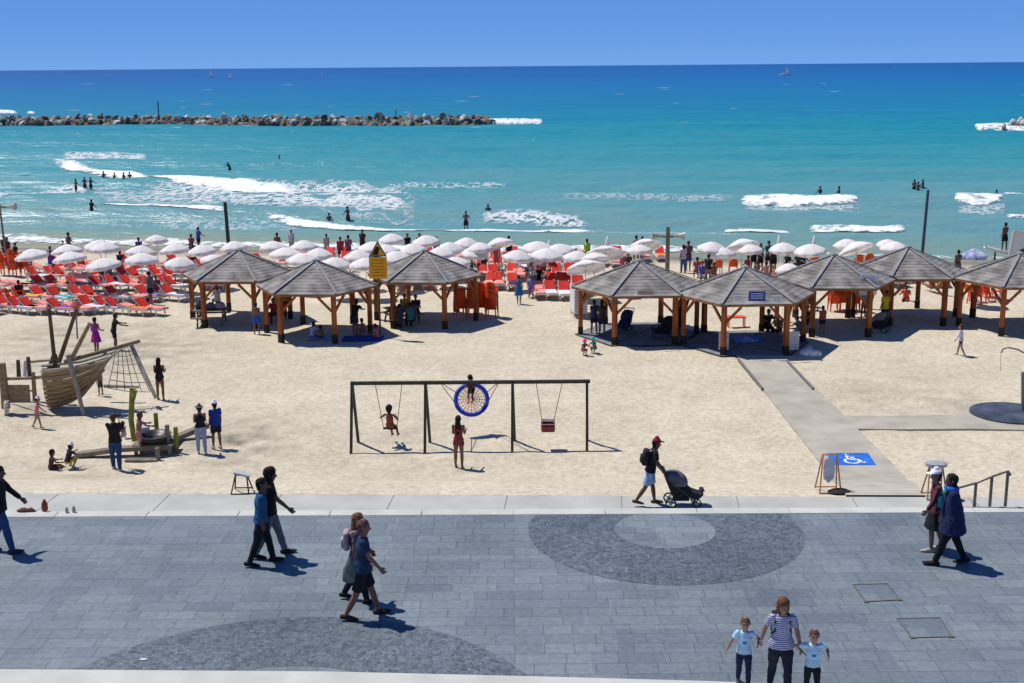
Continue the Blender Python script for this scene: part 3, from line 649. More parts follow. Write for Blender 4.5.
for px, nm in ((723, 'left'), (793, 'right')):
    p = gs(px, 354); e = empty('paper_notice', p+Vector((0, -.12, .62))); b = MB(); b.box((0, 0, 0), (.42, .03, .8)); b.build('panel', mat('paper_pink', (.62, .58, .6), .8, .12, 9), e)
    b = MB(); 
    for i in range(6): b.box((0, -.02, .32-.12*i), (.32, .008, .03))
    b.build('lettering', mat('print_grey', (.3, .3, .32)), e); tag(e, 'pale printed poster wrapped round the front %s post foot of the fifth hut' % nm, 'poster')
p = gs(868, 334); e = empty('large_notice', (p.x, p.y-.05, p.z))
b = MB(); q = pv(868.5, 284.5, p.y-.2); b.box((q.x-p.x, -.15, q.z-p.z), (.80, .03, .98)); b.build('panel', M_white, e)
b = MB()
for i in range(7): b.box((q.x-p.x, -.17, q.z-p.z+.36-.1*i), (.55, .008, .025))
b.build('lettering', mat('print_pink', (.5, .35, .38)), e); tag(e, 'large white notice board on the right front post of the sixth hut', 'sign')

# ------------------------------------------------------------------ warning sign on its pole
p = gs(381, 336); g0 = Vector((p.x, p.y-.3, T(p.x, p.y-.3))); e = empty('warning_sign', g0); d = g0.y
top = pv(381, 241, d).z-g0.z; zt = pv(381, 257, d).z-g0.z; zb = pv(381, 278.5, d).z-g0.z; hw = (pv(390, 260, d).x-pv(372, 260, d).x)/2
b = MB(); b.tube([(0, .04, 0), (0, .04, top-.1)], .045); b.build('pole', mat('pole_brown', (.10, .08, .05)), e)
M_yel = mat('sign_yellow', (.72, .36, .012), .5, .06, 2)
b = MB(); b.box((0, 0, (zt+zb)/2), (hw*2, .03, zt-zb)); pb = b.build('text_panel', M_yel, e)
b = MB()
for i in range(6): b.box((random.uniform(-.03, .03), -.018, zt-.14-i*.145), (hw*1.5, .006, .045))
b.build('lettering', mat('sign_red_print', (.55, .16, .01)), pb)
b = MB()
def tri(b, k, y, h, cx=0):
    zc = zt+.02+(top-zt)*.36; P = [(-hw*1.02, zt+.02), (hw*1.02, zt+.02), (0, top)]
    P = [(x*k, zc+(z-zc)*k) for x, z in P]; b.add([(x, y, z) for x, z in P]+[(x, y+h, z) for x, z in P], [(0, 1, 2), (5, 4, 3), (0, 3, 4, 1), (1, 4, 5, 2), (2, 5, 3, 0)])
tri(b, 1, 0, .03); tp = b.build('warning_triangle', mat('sign_black', (.015, .013, .01)), e)
b = MB(); tri(b, .8, -.012, .01); b.build('yellow_field', M_yel, tp)
b = MB(); zc = zt+.22
b.add([(-hw*.66, -.02, zt+.10), (hw*.05, -.02, zt+.10), (hw*.2, -.02, zt+.42), (-.02, -.02, zt+.50), (-hw*.22, -.02, zt+.44)], [(0, 1, 2, 3, 4)])
b.add([(-.02, -.02, zt+.50), (hw*.34, -.02, zt+.40), (hw*.36, -.02, zt+.30), (hw*.2, -.02, zt+.42)], [(0, 3, 2, 1)])
b.build('wave_pictogram', MAT['sign_black'], tp)
tag(e, 'yellow warning sign with black edged triangle on a tall pole', 'sign')

# ------------------------------------------------------------------ poles
def pole(px, base, toppy, r, lab, m, spk=0, lean=0):
    P = gs(px, base); h = pv(px, toppy, P.y).z-P.z; e = empty('speaker_pole' if spk else 'tall_pole', P); b = MB()
    b.tube([(0, 0, -.2), (lean, 0, h)], r, rs=[r, r*.8]); 
    b.build('pole', m, e)
    if spk:
        b = MB(); b.bar((-.75, 0, h-spk), (.75, 0, h-spk), .08, .1); b.build('crossarm', m, e)
        for s in (-1, 1):
            b = MB(); b.tube([(s*.3, -.05, h-spk+.05), (s*.55, -.08, h-spk+.05), (s*.95, -.12, h-spk+.05)], .1, 10, rs=[.06, .1, .24]); b.build('horn_speaker', mat('horn_grey', (.42, .42, .36), .5), e)
    tag(e, lab, 'pole'); return e
M_pw = mat('pole_wood', (.20, .17, .11), .8, .2, 4)
pole(231, 273, 202, .13, 'tall plain dark green pole rising behind the leftmost hut', mat('pole_green', (.03, .05, .04)), lean=-.12)
pole(667, 283, 227, .14, 'wooden loudspeaker pole with two horns behind the fourth hut', M_pw, spk=.55)
pole(7, 266, 204, .08, 'thin loudspeaker pole with two horns at the left border', M_pw, spk=.2, lean=-.1)
pole(921, 266, 190, .11, 'tallest dark pole behind the seventh hut', mat('pole_steel', (.06, .08, .1)), lean=.15)
# ------------------------------------------------------------------ sun loungers
M_frame = mat('lounger_white', (.70, .69, .66), .5, .08, 4); M_red = mat('cushion_red', (.60, .022, .012), .75, .15, 3); M_pink = mat('cushion_sunlit_red', (.74, .27, .23), .8, .15, 3)  # pink tone: red cushion cloth with overexposing sunlight put into its colour
def make_lounger(back_deg, redm, cushm, white=False):
    e = empty('sun_lounger', (0, 0, 0)); L1 = 1.25; W2 = .31
    b = MB()
    for s in (-1, 1): b.box((0, 0, .01), (.01, .01, .01)) if False else b.bar((s*W2, .0, .30), (s*W2, 1.95, .30), .05, .07)
    b.bar((-W2, .03, .30), (W2, .03, .30), .05, .05); b.bar((-W2, 1.93, .30), (W2, 1.93, .30), .05, .05); b.bar((-W2, 1.25, .30), (W2, 1.25, .30), .05, .05)
    b.build('frame', M_frame, e)
    for x in (-W2, W2):
        for y in (.28, 1.62):
            b = MB(); b.bar((x, y, 0), (x, y+(.06 if y < 1 else -.06), .29), .05, .06); b.build('leg', M_frame, e)
    b = MB(); b.box((0, .64, .365), (.60, 1.22, .06)); b.build('seat_cushion', cushm, e, bevel=.02)
    a = rad(back_deg); o = Vector((0, 1.25, .345)); dr = Vector((0, math.cos(a), math.sin(a)))
    b = MB(); b.bar(o+Vector((0, 0, .04)), o+dr*.62+Vector((0, 0, .04)), .58, .08, up=(0, 0, 1)); b.build('backrest', redm, e, bevel=.03)
    b = MB(); 
    for s in (-1, 1): b.bar(o+Vector((s*.29, 0, -.02)), o+dr*.76+Vector((s*.29, 0, -.02)), .035, .035)
    b.bar(o+dr*.5+Vector((0, 0, -.03)), Vector((0, 1.25+.74*math.cos(a)+.02, .3)), .5, .03); b.build('back_frame', M_frame, e)
    return e
M_wc = mat('cushion_white', (.66, .64, .68), .8, .1, 3)
def tree(e): bpy.context.view_layer.update(); return snap(e)
P1_, P2_, P3_ = make_lounger(38, M_red, M_pink), make_lounger(12, M_pink, M_pink), make_lounger(42, M_red, M_wc)
PROTO = {'r': tree(P1_), 'f': tree(P2_), 'w': tree(P3_)}
used = {}
def lounger(px, py, kind, rz, lab, grp):
    P = gs(px, py)
    t = PROTO[kind]
    if kind not in used: o = t[0]; used[kind] = 1
    else: o = copy_tree(t)
    o.location = P+Vector((0, 0, .02)); o.rotation_euler = (0, 0, rz); tag(o, lab, 'sun lounger', grp); LPOS.append((o, lab)); return o
LPOS = []
random.seed(3)
rows = [  # name, baseline py, xs of the red backrests (head end)
 ('front row of the left block', 313.5, [-12, 3, 20, 33, 48, 64, 78, 91, 107, 122, 135, 148]),
 ('second row of the left block', 302, [-14, 2, 28, 43, 57, 82, 94, 118, 132, 145, 172]),
 ('third row of the left block', 291, [-6, 14, 27, 40, 54, 66, 78, 90, 103, 115, 127, 139, 150, 163, 176]),
 ('fourth row of the left block', 281.5, [36, 50, 63, 78, 100, 123, 136, 160, 172, 186, 214, 228, 244]),
 ('fifth row of the left block', 274, [38, 55, 72, 90, 108, 124, 142, 158, 176, 192, 206]),
 ('sixth row of the left block', 268, [60, 84, 108, 130, 152, 176, 196, 214, 256, 272, 290])]
for nm, py, xs2 in rows:
    for i, px in enumerate(xs2):
        q_ = random.random(); k = 'r' if q_ < .62 else ('f' if q_ < .85 else 'w')
        py2 = py+random.uniform(-.7, .7)
        # cushions run to the right and towards the viewer from the head end
        P = gs(px+11, py2+2.5); 
        lounger(px+15+random.uniform(-2.5, 2.5), py2+.8+random.uniform(-1, 1), k, rad(62+random.uniform(-12, 12)), 'red lounger, %s from the left in the %s' % (ORD[i], nm), 'sun loungers in the '+nm)
rows = [
 ('row of stacked back pieces in front of the middle block', 301, [541, 553, 566, 578], 'w'),
 ('first row of the middle block', 291, [487, 500, 512, 541, 551, 561, 571], 'r'),
 ('second row of the middle block', 281.5, [484, 497, 509, 523, 545, 560, 574], 'r'),
 ('third row of the middle block', 273.5, [482, 495, 510, 524, 546, 562, 577], 'r'),
 ('fourth row of the middle block', 267.5, [330, 345, 360, 478, 493, 508, 522, 538, 554, 570, 586, 600, 616], 'r'),
 ('fifth row of the middle block', 262.5, [300, 322, 345, 366, 386, 404, 430, 446, 462, 478, 494, 510, 528, 546, 562, 580, 604, 622, 646, 662], 'r'),
 ('shaded row seen under the first three huts', 291, [205, 218, 345, 400, 416, 430], 'r'),
 ('group behind the fourth hut', 300, [633], 'r'), ('group behind the rightmost huts', 288, [900, 906, 934, 944], 'f')]
for nm, py, xs2, kk in rows:
    for i, px in enumerate(xs2):
        py2 = py+random.uniform(-.7, .7); rz = rad(random.uniform(-14, 14)+(0 if kk != 'w' else 0))
        k = kk if random.random() < .85 else 'f'
        nm2 = nm.replace('row of stacked back pieces', 'row')
        lounger(px, py2, k, rz, ('single red lounger standing on bright sand behind the fourth hut' if px == 633 else 'red lounger, %s from the left in the %s' % (ORD[i], nm2)), 'sun loungers in the '+nm2)
# ------------------------------------------------------------------ umbrellas
def umb_mat():
    m = bpy.data.materials.new('umbrella_cloth'); m.use_nodes = True; MAT['umbrella_cloth'] = m; n = m.node_tree.nodes; l = m.node_tree.links; b = n['Principled BSDF']
    b.inputs['Roughness'].default_value = .85; tc = n.new('ShaderNodeTexCoord')
    v = n.new('ShaderNodeTexVoronoi'); v.inputs['Scale'].default_value = 4.6; l.new(tc.outputs['Object'], v.inputs[0])
    st = n.new('ShaderNodeMapRange'); st.inputs[1].default_value = .20; st.inputs[2].default_value = .26; st.inputs[3].default_value = 1; st.inputs[4].default_value = 0; l.new(v.outputs[0], st.inputs[0])
    hs = n.new('ShaderNodeHueSaturation'); hs.inputs['Saturation'].default_value = 1.1; hs.inputs['Value'].default_value = .75; l.new(v.outputs['Color'], hs.inputs['Color'])
    nz = n.new('ShaderNodeTexNoise'); nz.inputs['Scale'].default_value = 26; l.new(tc.outputs['Object'], nz.inputs[0])
    g = n.new('ShaderNodeMath'); g.operation = 'GREATER_THAN'; g.inputs[1].default_value = .53; l.new(nz.outputs[0], g.inputs[0])
    mu = n.new('ShaderNodeMath'); mu.operation = 'MULTIPLY'; l.new(st.outputs[0], mu.inputs[0]); l.new(g.outputs[0], mu.inputs[1])
    mx = n.new('ShaderNodeMix'); mx.data_type = 'RGBA'; mx.inputs[6].default_value = (.90, .87, .85, 1); l.new(hs.outputs[0], mx.inputs[7]); l.new(mu.outputs[0], mx.inputs[0]); l.new(mx.outputs[2], b.inputs['Base Color'])
    tr = n.new('ShaderNodeBsdfTranslucent'); l.new(mx.outputs[2], tr.inputs[0]); ms = n.new('ShaderNodeMixShader'); ms.inputs[0].default_value = .3; l.new(b.outputs[0], ms.inputs[1]); l.new(tr.outputs[0], ms.inputs[2]); l.new(ms.outputs[0], n['Material Output'].inputs[0])
    return m
M_umb = umb_mat()
def canopy_bm(R, h, n=8, val=.16):
    b = MB(); vs = [(0, 0, h)]; NR = 6; NS = n*4
    for i in range(1, NR+1):
        t = i/NR
        for k in range(NS):
            a = 2*math.pi*k/NS; u = (k % 4)/4; sag = 1-.10*t*math.sin(math.pi*u)
            r = R*math.sin(t*math.pi/2*.98)**.95*sag if False else R*t*sag; vs.append((r*math.cos(a), r*math.sin(a), h*(1-t**1.45)))
    for k in range(NS):
        a = 2*math.pi*k/NS; u = (k % 4)/4; r = R*(1-.10*math.sin(math.pi*u))*1.005; vs.append((r*math.cos(a), r*math.sin(a), -val*(.75+.35*math.sin(math.pi*u))))
    fs = [(0, 1+k, 1+(k+1) % NS) for k in range(NS)]
    for i in range(NR): fs += [(1+i*NS+k, 1+(i+1)*NS+k, 1+(i+1)*NS+(k+1) % NS, 1+i*NS+(k+1) % NS) for k in range(NS)]
    b.add(vs, fs); return b
def make_umbrella(R, h, H_, tilt=0, m=None):
    e = empty('beach_umbrella', (0, 0, 0)); o = canopy_bm(R, h).build('canopy', m or M_umb, e, smooth=True)
    o.location = (0, 0, H_-h); o.rotation_euler = (rad(tilt), 0, 0); s = o.modifiers.new('t', 'SOLIDIFY'); s.thickness = .012
    b = MB(); b.tube([(0, 0, -.2), (0, 0, H_+.08)], .024); b.build('pole', mat('umb_pole', (.6, .6, .6), .4), e)
    b = MB()
    for k in range(8):
        a = 2*math.pi*k/8; b.tube([(0, 0, H_-h-.25), (R*.55*math.cos(a), R*.55*math.sin(a), H_-h*.42)], .01, 5)
    b.build('ribs', MAT['umb_pole'], e)
    return e
UP = {'n': tree(make_umbrella(1.08, .40, 2.3)), 't': tree(make_umbrella(1.1, .44, 2.2, 18)), 's': tree(make_umbrella(.9, .34, 2.0))}
uused = {}
UM = [ # apex px, py, kind, size factor
 (35, 248), (68, 244), (72, 251), (100, 239), (105, 241.5), (107, 257), (138, 245), (141, 252.5), (156, 233.5, 's'), (176, 243), (178, 256), (182, 257.5, 's'),
 (204, 244), (211, 254, 's'), (236, 240.5), (273, 240.5), (285, 247), (304, 239.5), (318, 247.5), (334, 256), (358, 249), (366, 257), (374, 241),
 (393, 231.5), (428, 233), (396, 250), (413, 242.5), (440, 247), (464, 236), (449, 241), (458, 256), (482, 242), (499, 236.5, 't'), (515, 249), (537, 240), (547, 247), (562, 242.5), (575, 250),
 (302, 252), (388, 244), (472, 247, 's'), (527, 252, 's'), (604, 246, 't'), (595, 252, 't'), (586, 260, 't'), (645, 238.5, 't'), (640, 244, 's'), (710, 240.5), (722, 247, 's'), (742, 237.5, 't'), (752, 243, 's'), (784, 241), (813, 242.5),
 (849, 235.5, 's'), (860, 240, 't'), (887, 235.5, 's'), (896, 240), (790, 263, 's'), (976, 268, 's'), (982, 291, 's')][:-1]
UM.sort(key=lambda u: (u[1] > 246.5, u[0]))
rowsU = {0: 0, 1: 0}
for u in UM:
    near = u[1] > 246.5; i = rowsU[near]; rowsU[near] += 1
    k = u[2] if len(u) > 2 else 'n'; top = {'n': 2.3, 't': 2.2, 's': 2.0}[k]
    P = un(u[0], u[1], Z_SAND+top); t = UP[k]
    if k not in uused: o = t[0]; uused[k] = 1
    else: o = copy_tree(t)
    o.location = (P.x, P.y, T(P.x, P.y)); o.rotation_euler = (random.uniform(-.02, .16), random.uniform(-.10, .10), random.uniform(-.35, .35)+(rad(200) if k == 't' else 0))
    sq = random.uniform(.78, .94)*(1.12 if k == 't' else 1); o.scale = (sq, sq, 1)
    lab = 'white printed beach umbrella, %s from the left %s' % ((ORD+['thirty-%s' % q for q in ORD])[i], 'in the band nearer the huts' if near else 'in the band along the water')
    tag(o, lab, 'umbrella', 'white beach umbrellas '+('nearer the huts' if near else 'along the water'))
m_b = mat('umb_blue', (.05, .10, .35), .8, .1, 2, color2=(.75, .76, .8)); o = make_umbrella(.8, .45, 1.6, 0, m_b); P = gs(973, 275); o.location = P; tag(o, 'blue and white patterned umbrella on the bright sand at the right', 'umbrella')
# closed umbrellas (thin white spires)
for px, base, tp, lab in ((607, 262, 236, 'closed white umbrella standing upright behind the tilted umbrellas near the fourth hut'), (778, 262, 235, 'closed white umbrella behind the umbrella above the fifth hut'), (813, 262, 235.5, 'closed white umbrella right of the other closed ones, above the sixth hut'), (549, 262, 240, 'closed white umbrella among the umbrellas of the middle block')):
    P = gs(px, base); h = pv(px, tp, P.y).z-P.z; e = empty('closed_umbrella', P); b = MB(); b.tube([(0, 0, 0), (0, 0, h*.4)], .025); b.build('pole', MAT['umb_pole'], e)
    b = MB(); b.lathe((0, 0, 0), [(.05, h*.35), (.15, h*.42), (.13, h*.7), (.03, h)], 8); b.build('folded_canopy', M_umb, e, smooth=True); tag(e, lab, 'umbrella', 'closed umbrellas')
# ------------------------------------------------------------------ orange plastic chairs
M_or = mat('chair_orange', (.80, .10, .008), .42, .12, 2); M_or2 = mat('chair_red_orange', (.62, .045, .01), .5, .12, 2)
def make_chair(m):
    e = empty('plastic_chair', (0, 0, 0)); b = MB(); b.box((0, 0, .43), (.48, .46, .035)); b.bar((-.27, -.2, .64), (-.27, .2, .66), .05, .03); b.bar((.27, -.2, .64), (.27, .2, .66), .05, .03); b.build('seat', m, e, bevel=.012)
    b = MB(); vs = []
    for j in range(7):
        for i in range(7):
            u = i/6-.5; v = j/6; w_ = .5*(1-.25*v**3); vs.append((u*w_, .2+.14*v-.28*u*u, .43+.50*v-.10*abs(u)*v))
    b.add(vs, [(j*7+i, j*7+i+1, (j+1)*7+i+1, (j+1)*7+i) for j in range(6) for i in range(6)]); o = b.build('backrest', m, e, smooth=True); s = o.modifiers.new('t', 'SOLIDIFY'); s.thickness = .025
    for x in (-1, 1):
        for y in (-1, 1):
            b = MB(); b.bar((x*.22, y*.19, .43 if y > 0 else .65), (x*.26, y*.24, 0), .045, .045); b.build('leg', m, e)
    return e
CH = [tree(make_chair(M_or)), tree(make_chair(M_or2))]; cused = set()
def chair(P, rz, v, lab, grp, dz=0, tilt=0):
    t = CH[v]
    if v not in cused: o = t[0]; cused.add(v)
    else: o = copy_tree(t)
    o.location = P+Vector((0, 0, dz)); o.rotation_euler = (tilt, 0, rz); tag(o, lab, 'chair', grp)
def stack(px, py, n, rz, lab, v=0):
    P = gs(px, py)
    for k in range(n): chair(P, rz+random.uniform(-.05, .05), v if random.random() < .7 else 1-v, 'orange armchair, %s up in the %s' % ({0: 'lowest'}.get(k, ORD[k]), lab), 'stacked orange chairs, '+lab, dz=.115*k)
for px, py, n, lab in ((460, 316, 6, 'low stack inside the third hut'), (473, 316, 9, 'tallest stack behind the third hut'), (481, 315, 8, 'stack right of the tallest at the third hut'), (492, 317, 9, 'stack right of the third hut corner post')): stack(px, py, n, rad(180+random.uniform(-20, 20)), lab)
for px, py, n, lab in ((3, 275, 7, 'leftmost stack at the left border'), (15, 276, 8, 'second stack at the left border'), (27, 275, 6, 'third stack at the left border')): stack(px, py, n, rad(170), lab)
for px, py, n, lab in ((834, 311, 9, 'left stack behind the sixth hut'), (843, 310, 9, 'middle stack behind the sixth hut'), (853, 311, 9, 'right stack behind the sixth hut'), (805, 306, 4, 'low stack between the fifth and sixth huts')): stack(px, py, n, rad(185), lab)
for i, (px, py) in enumerate([(970, 300), (979, 302), (988, 301), (996, 299), (984, 297), (974, 304)]): chair(gs(px, py), random.uniform(0, 6), i % 2, 'orange plastic armchair, %s from the left between the seventh and eighth huts' % ORD[sorted([970, 979, 988, 996, 984, 974]).index(px)], 'loose orange chairs at the right')
for px, py, rz, lab in ((717, 274, 190, 'orange chair standing behind the fifth hut, the left one of a pair'), (733, 273, 175, 'orange chair standing behind the fifth hut, the right one of a pair'), (858, 268, 180, 'orange chair seen over the sixth hut roof, left one'), (869, 267, 170, 'orange chair seen over the sixth hut roof, right one'), (12, 305, 90, 'orange chair among the left loungers, farther left'), (19, 302, 120, 'orange chair among the left loungers, beside the other'), (83, 272, 180, 'orange chair between the left umbrellas'), (814, 266, 180, 'orange chair on wet sand above the fifth hut')): chair(gs(px, py), rad(rz), 0, lab, None)
e = empty('folding_table', gs(736, 327)); b = MB(); b.box((0, 0, .5), (.85, .5, .05)); b.build('table_top', M_or, e)
for x in (-.38, .38):
    for y in (-.2, .2): b = MB(); b.bar((x, y, 0), (x, y, .48), .05, .05); b.build('leg', M_or, e)
tag(e, 'low orange table on the bright sand behind the fifth hut', 'table')
# stack of loungers beside the fourth hut
for k in range(9):
    o = copy_tree(PROTO['w']); P = gs(581, 319); o.location = P+Vector((0, 0, .14*k)); o.rotation_euler = (0, 0, rad(4)); tag(o, 'white lounger, %s up in the tall stack at the left of the fourth hut' % {0: 'lowest'}.get(k, ORD[k]), 'sun lounger', 'stacked loungers left of the fourth hut')
e = empty('plastic_bag', gs(809, 356)); b = MB()
b.lathe((0, 0, 0), [(.25, 0), (.38, .1), (.33, .22), (.15, .3), (.05, .33)], 12, sx=1.15, sy=.8); b.lathe((.32, 0, 0), [(.15, 0), (.24, .1), (.15, .22), (.04, .27)], 10); b.build('bag', mat('bag_white', (.66, .68, .72), .5, .25, 6), e, smooth=True)
b = MB(); b.tube([(-.1, 0, .3), (-.05, 0, .42), (.06, 0, .42), (.1, 0, .3)], .012); b.build('handle', MAT['bag_white'], e); tag(e, 'white plastic bag on the sand beside the right post of the fifth hut', 'bag')
# picnic tables
def picnic(px, py, rz, lab):
    e = empty('picnic_table', gs(px, py), rz); m = mat('picnic_wood', (.16, .14, .12), .8, .25, 5)
    b = MB(); 
    for i in range(5): b.box((0, -.34+.17*i, .74), (1.7, .155, .045))
    b.build('table_top', m, e)
    for s in (-1, 1):
        b = MB(); b.box((0, s*.72, .44), (1.7, .26, .045)); b.build('bench_seat', m, e)
        b = MB(); b.bar((s*.6, -.3, .72), (s*.6, -.75, 0), .08, .05); b.bar((s*.6, .3, .72), (s*.6, .75, 0), .08, .05); b.bar((s*.6, -.8, .4), (s*.6, .8, .4), .05, .1); b.build('leg_frame', m, e)
    tag(e, lab, 'picnic table', 'picnic tables under the huts'); return e
picnic(212, 324, .1, 'grey picnic table heaped with bags under the leftmost hut'); picnic(402, 322, .5, 'picnic table with seated people under the third hut')
for i, (dx, sz, c, lab) in enumerate([(-.5, .3, (.03, .03, .05), 'dark bag at the left end of the picnic table under the leftmost hut'), (0, .25, (.12, .12, .2), 'navy bag in the middle of the picnic table under the leftmost hut'), (.45, .28, (.25, .25, .3), 'grey bag at the right end of the picnic table under the leftmost hut')]):
    P = gs(212, 324)+Vector((dx, 0, .765)); b = MB(); b.lathe((0, 0, 0), [(sz*.8, 0), (sz, sz*.4), (sz*.8, sz), (sz*.3, sz*1.3)], 10, sx=1, sy=.7); o = b.build('bag', mat('bag%d' % i, c, .8), smooth=True); o.location = P; tag(o, lab, 'bag')
# towels
def towel(px, py, w_, d_, c, lab, rz=0):
    P = gs(px, py); b = MB(); n = 8; vs = []
    for j in range(n+1):
        for i in range(n+1):
            x = (i/n-.5)*w_; y = (j/n-.5)*d_; v = Matrix.Rotation(rz, 3, 'Z') @ Vector((x, y, 0)); vs.append((v.x, v.y, .03+sand_z(P.x+v.x, P.y+v.y)-P.z+.02*noise.noise((x*3, y*3, px))))
    b.add(vs, [(j*(n+1)+i, j*(n+1)+i+1, (j+1)*(n+1)+i+1, (j+1)*(n+1)+i) for j in range(n) for i in range(n)]); o = b.build('beach_towel', mat('towel_%d' % int(px), c, .95, .2, 4), smooth=True); o.location = P; tag(o, lab, 'towel')
towel(363, 338.5, 1.9, 1.1, (.015, .06, .30), 'blue towel on the sand in the shade of the second hut'); towel(322, 338, 1.3, 1.0, (.25, .35, .6), 'pale blue towel under the two children at the second hut')

# towels thrown over some loungers, bags beside others
random.seed(9); TC = [('blue', (.03, .12, .45)), ('white', (.75, .74, .72)), ('yellow', (.65, .42, .04)), ('turquoise', (.03, .38, .42)), ('purple', (.2, .06, .3)), ('navy', (.02, .03, .12)), ('orange', (.7, .2, .03))]
LPOS = [q for q in LPOS if q[0].get('group', '').startswith('sun loungers in') and len(q[1].split()) < 15]
for i, (o, lab) in enumerate(random.sample(LPOS, 34)):
    nm, c = TC[i % 7]; w_ = lab.replace('red lounger, ', '').replace(' from the left in the ', ' lounger, ')
    if i % 3 < 2:
        b = MB(); vs = []
        for j in range(8):
            for k in range(5):
                y = .05+j*.16; x = (k/4-.5)*.72; z = .41+(-.14 if k in (0, 4) else 0)+.012*math.sin(j*2.1+k*1.7); vs.append((x, y, z))
        b.add(vs, [(j*5+k, j*5+k+1, (j+1)*5+k+1, (j+1)*5+k) for j in range(7) for k in range(4)]); t = b.build('towel', mat('towel_'+nm, c, .95, .2, 5), smooth=True)
        t.matrix_world = Matrix.Translation(o.location) @ Matrix.Rotation(o.rotation_euler.z, 4, 'Z'); tag(t, '%s towel spread on the %s' % (nm, w_), 'towel')
    else:
        b = MB(); b.lathe((0, 0, 0), [(.14, 0), (.2, .05), (.19, .22), (.12, .33), (.03, .36)], 10, sx=1.2, sy=.7); b.tube([(-.1, 0, .3), (-.07, 0, .48), (.07, 0, .48), (.1, 0, .3)], .012, 5); t = b.build('beach_bag', mat('towel_'+nm, c, .95, .2, 5), smooth=True)
        v = Matrix.Rotation(o.rotation_euler.z, 3, 'Z') @ Vector((.55, .4, 0)); t.location = o.location+v; tag(t, '%s beach bag by the %s' % (nm, w_), 'bag')
# ------------------------------------------------------------------ swings
M_sw = mat('swing_steel', (.045, .050, .035), .6, .2, 6); M_chain = mat('chain_grey', (.10, .09, .08), .5)
yS = gs(470, 446.5).y; gz = T(0, yS); zbar = pv(470, 382.3, yS).z; hbar = zbar-gz
fx = [pv(x, 384, yS).x for x in (352, 425.5, 512.5, 587)]
cx = sum(fx)/4; e = empty('swing_set', (cx, yS, gz)); fx = [x-cx for x in fx]
b = MB(); b.bar((fx[0]-.05, 0, hbar), (fx[3]+.1, 0, hbar), .11, .11); b.build('top_beam', M_sw, e)
for x in fx:
    for s in (-1, 1):
        b = MB(); b.bar((x+.0, s*.04, hbar), (x-.03 if s < 0 else x+.06, s*.66, -.1), .085, .085); b.build('leg', M_sw, e)
tag(e, 'dark green steel swing frame with three bays standing on open sand', 'swing set')
def chains(e, pts, r=.012):
    for p, q in pts:
        b = MB(); b.tube([p, q], r, 5); b.build('chain', M_chain, e)
# left seat, in use
X = lambda px: pv(px, 384, yS).x
SEAT = Vector((pv(390, 432, yS).x, yS+.12, gz+.62))
e = empty('flat_swing', SEAT); b = MB(); b.box((0, 0, 0), (.46, .2, .035)); b.build('seat', mat('seat_black', (.02, .02, .02)), e, bevel=.01)
chains(e, [((-.22, 0, 0), (X(375)-SEAT.x, yS-SEAT.y, zbar-SEAT.z)), ((.22, 0, 0), (X(402)-SEAT.x, yS-SEAT.y, zbar-SEAT.z))]); tag(e, 'flat black swing seat in the left bay with the girl on it', 'swing')
BAB = Vector((pv(548, 430, yS-.25).x, yS-.25, gz+.62)); e = empty('toddler_swing', BAB); b = MB()
M_sr = mat('swing_red', (.22, .035, .03), .5)
b.box((0, 0, 0), (.42, .36, .05)); b.build('seat', M_sr, e)
b = MB()
for s in (-1, 1): b.bar((s*.2, -.18, .14), (s*.2, .18, .14), .05, .2)
b.bar((-.2, .18, .14), (.2, .18, .14), .05, .22); b.bar((-.22, -.18, .1), (.22, -.18, .1), .05, .14); b.build('bucket_wall', M_sr, e)
b = MB(); b.bar((-.22, 0, .35), (.22, 0, .35), .04, .05); [b.bar((s*.2, 0, .0), (s*.2, 0, .35), .04, .04) for s in (-1, 1)]; b.bar((-.22, -.18, .24), (.22, -.18, .24), .03, .03); b.build('safety_bar', mat('bar_pale', (.55, .42, .4)), e)
chains(e, [((-.2, 0, .36), (X(536)-BAB.x, .25, zbar-BAB.z)), ((.2, 0, .36), (X(562.5)-BAB.x, .25, zbar-BAB.z))]); tag(e, 'empty red toddler bucket swing hanging in the right bay', 'swing')
# nest swing, swung up away from the camera
pc = gs(462, 434.5); yD = yS+1.45; C_ = pv(471.5, 399.5, yD); e = empty('nest_swing', C_)
nrm_d = Vector((0, -.86, .51)).normalized(); uD = Vector((1, 0, 0)); vD = uD.cross(nrm_d).normalized()*-1
if vD.z < 0: vD = -vD
RD = .54; ring = [uD*RD*math.cos(a)+vD*RD*math.sin(a) for a in np.linspace(0, 2*math.pi, 33)]
b = MB(); b.tube(ring, .075, 8, cap=False); b.build('ring', mat('ring_blue', (.008, .03, .42), .5, .08), e, smooth=True)
b = MB()
for k in range(20): a = 2*math.pi*k/20; b.tube([uD*.05*math.cos(a)+vD*.05*math.sin(a), uD*RD*math.cos(a)+vD*RD*math.sin(a)], .011, 4)
for rr in (.12, .2, .28, .36, .44): b.tube([uD*rr*math.cos(a)+vD*rr*math.sin(a) for a in np.linspace(0, 2*math.pi, 25)], .012, 4, cap=False)
b.build('rope_web', mat('rope_tan', (.55, .24, .15), .8), e)
for k, sx in enumerate((-1, 1)):
    tp = Vector((X(440 if sx < 0 else 499)-C_.x, yS-C_.y, zbar-C_.z))
    for s2 in (1, -1):
        a = math.pi/2-sx*rad(90-25*s2) ; q = uD*RD*math.cos(rad(25*s2) if sx > 0 else math.pi-rad(25*s2))+vD*RD*math.sin(rad(25*s2))
        b = MB(); b.tube([tp, q], .014, 5); b.build('rope', M_chain, e)
tag(e, 'round blue nest swing with woven rope centre swung up high, in the middle bay', 'swing')

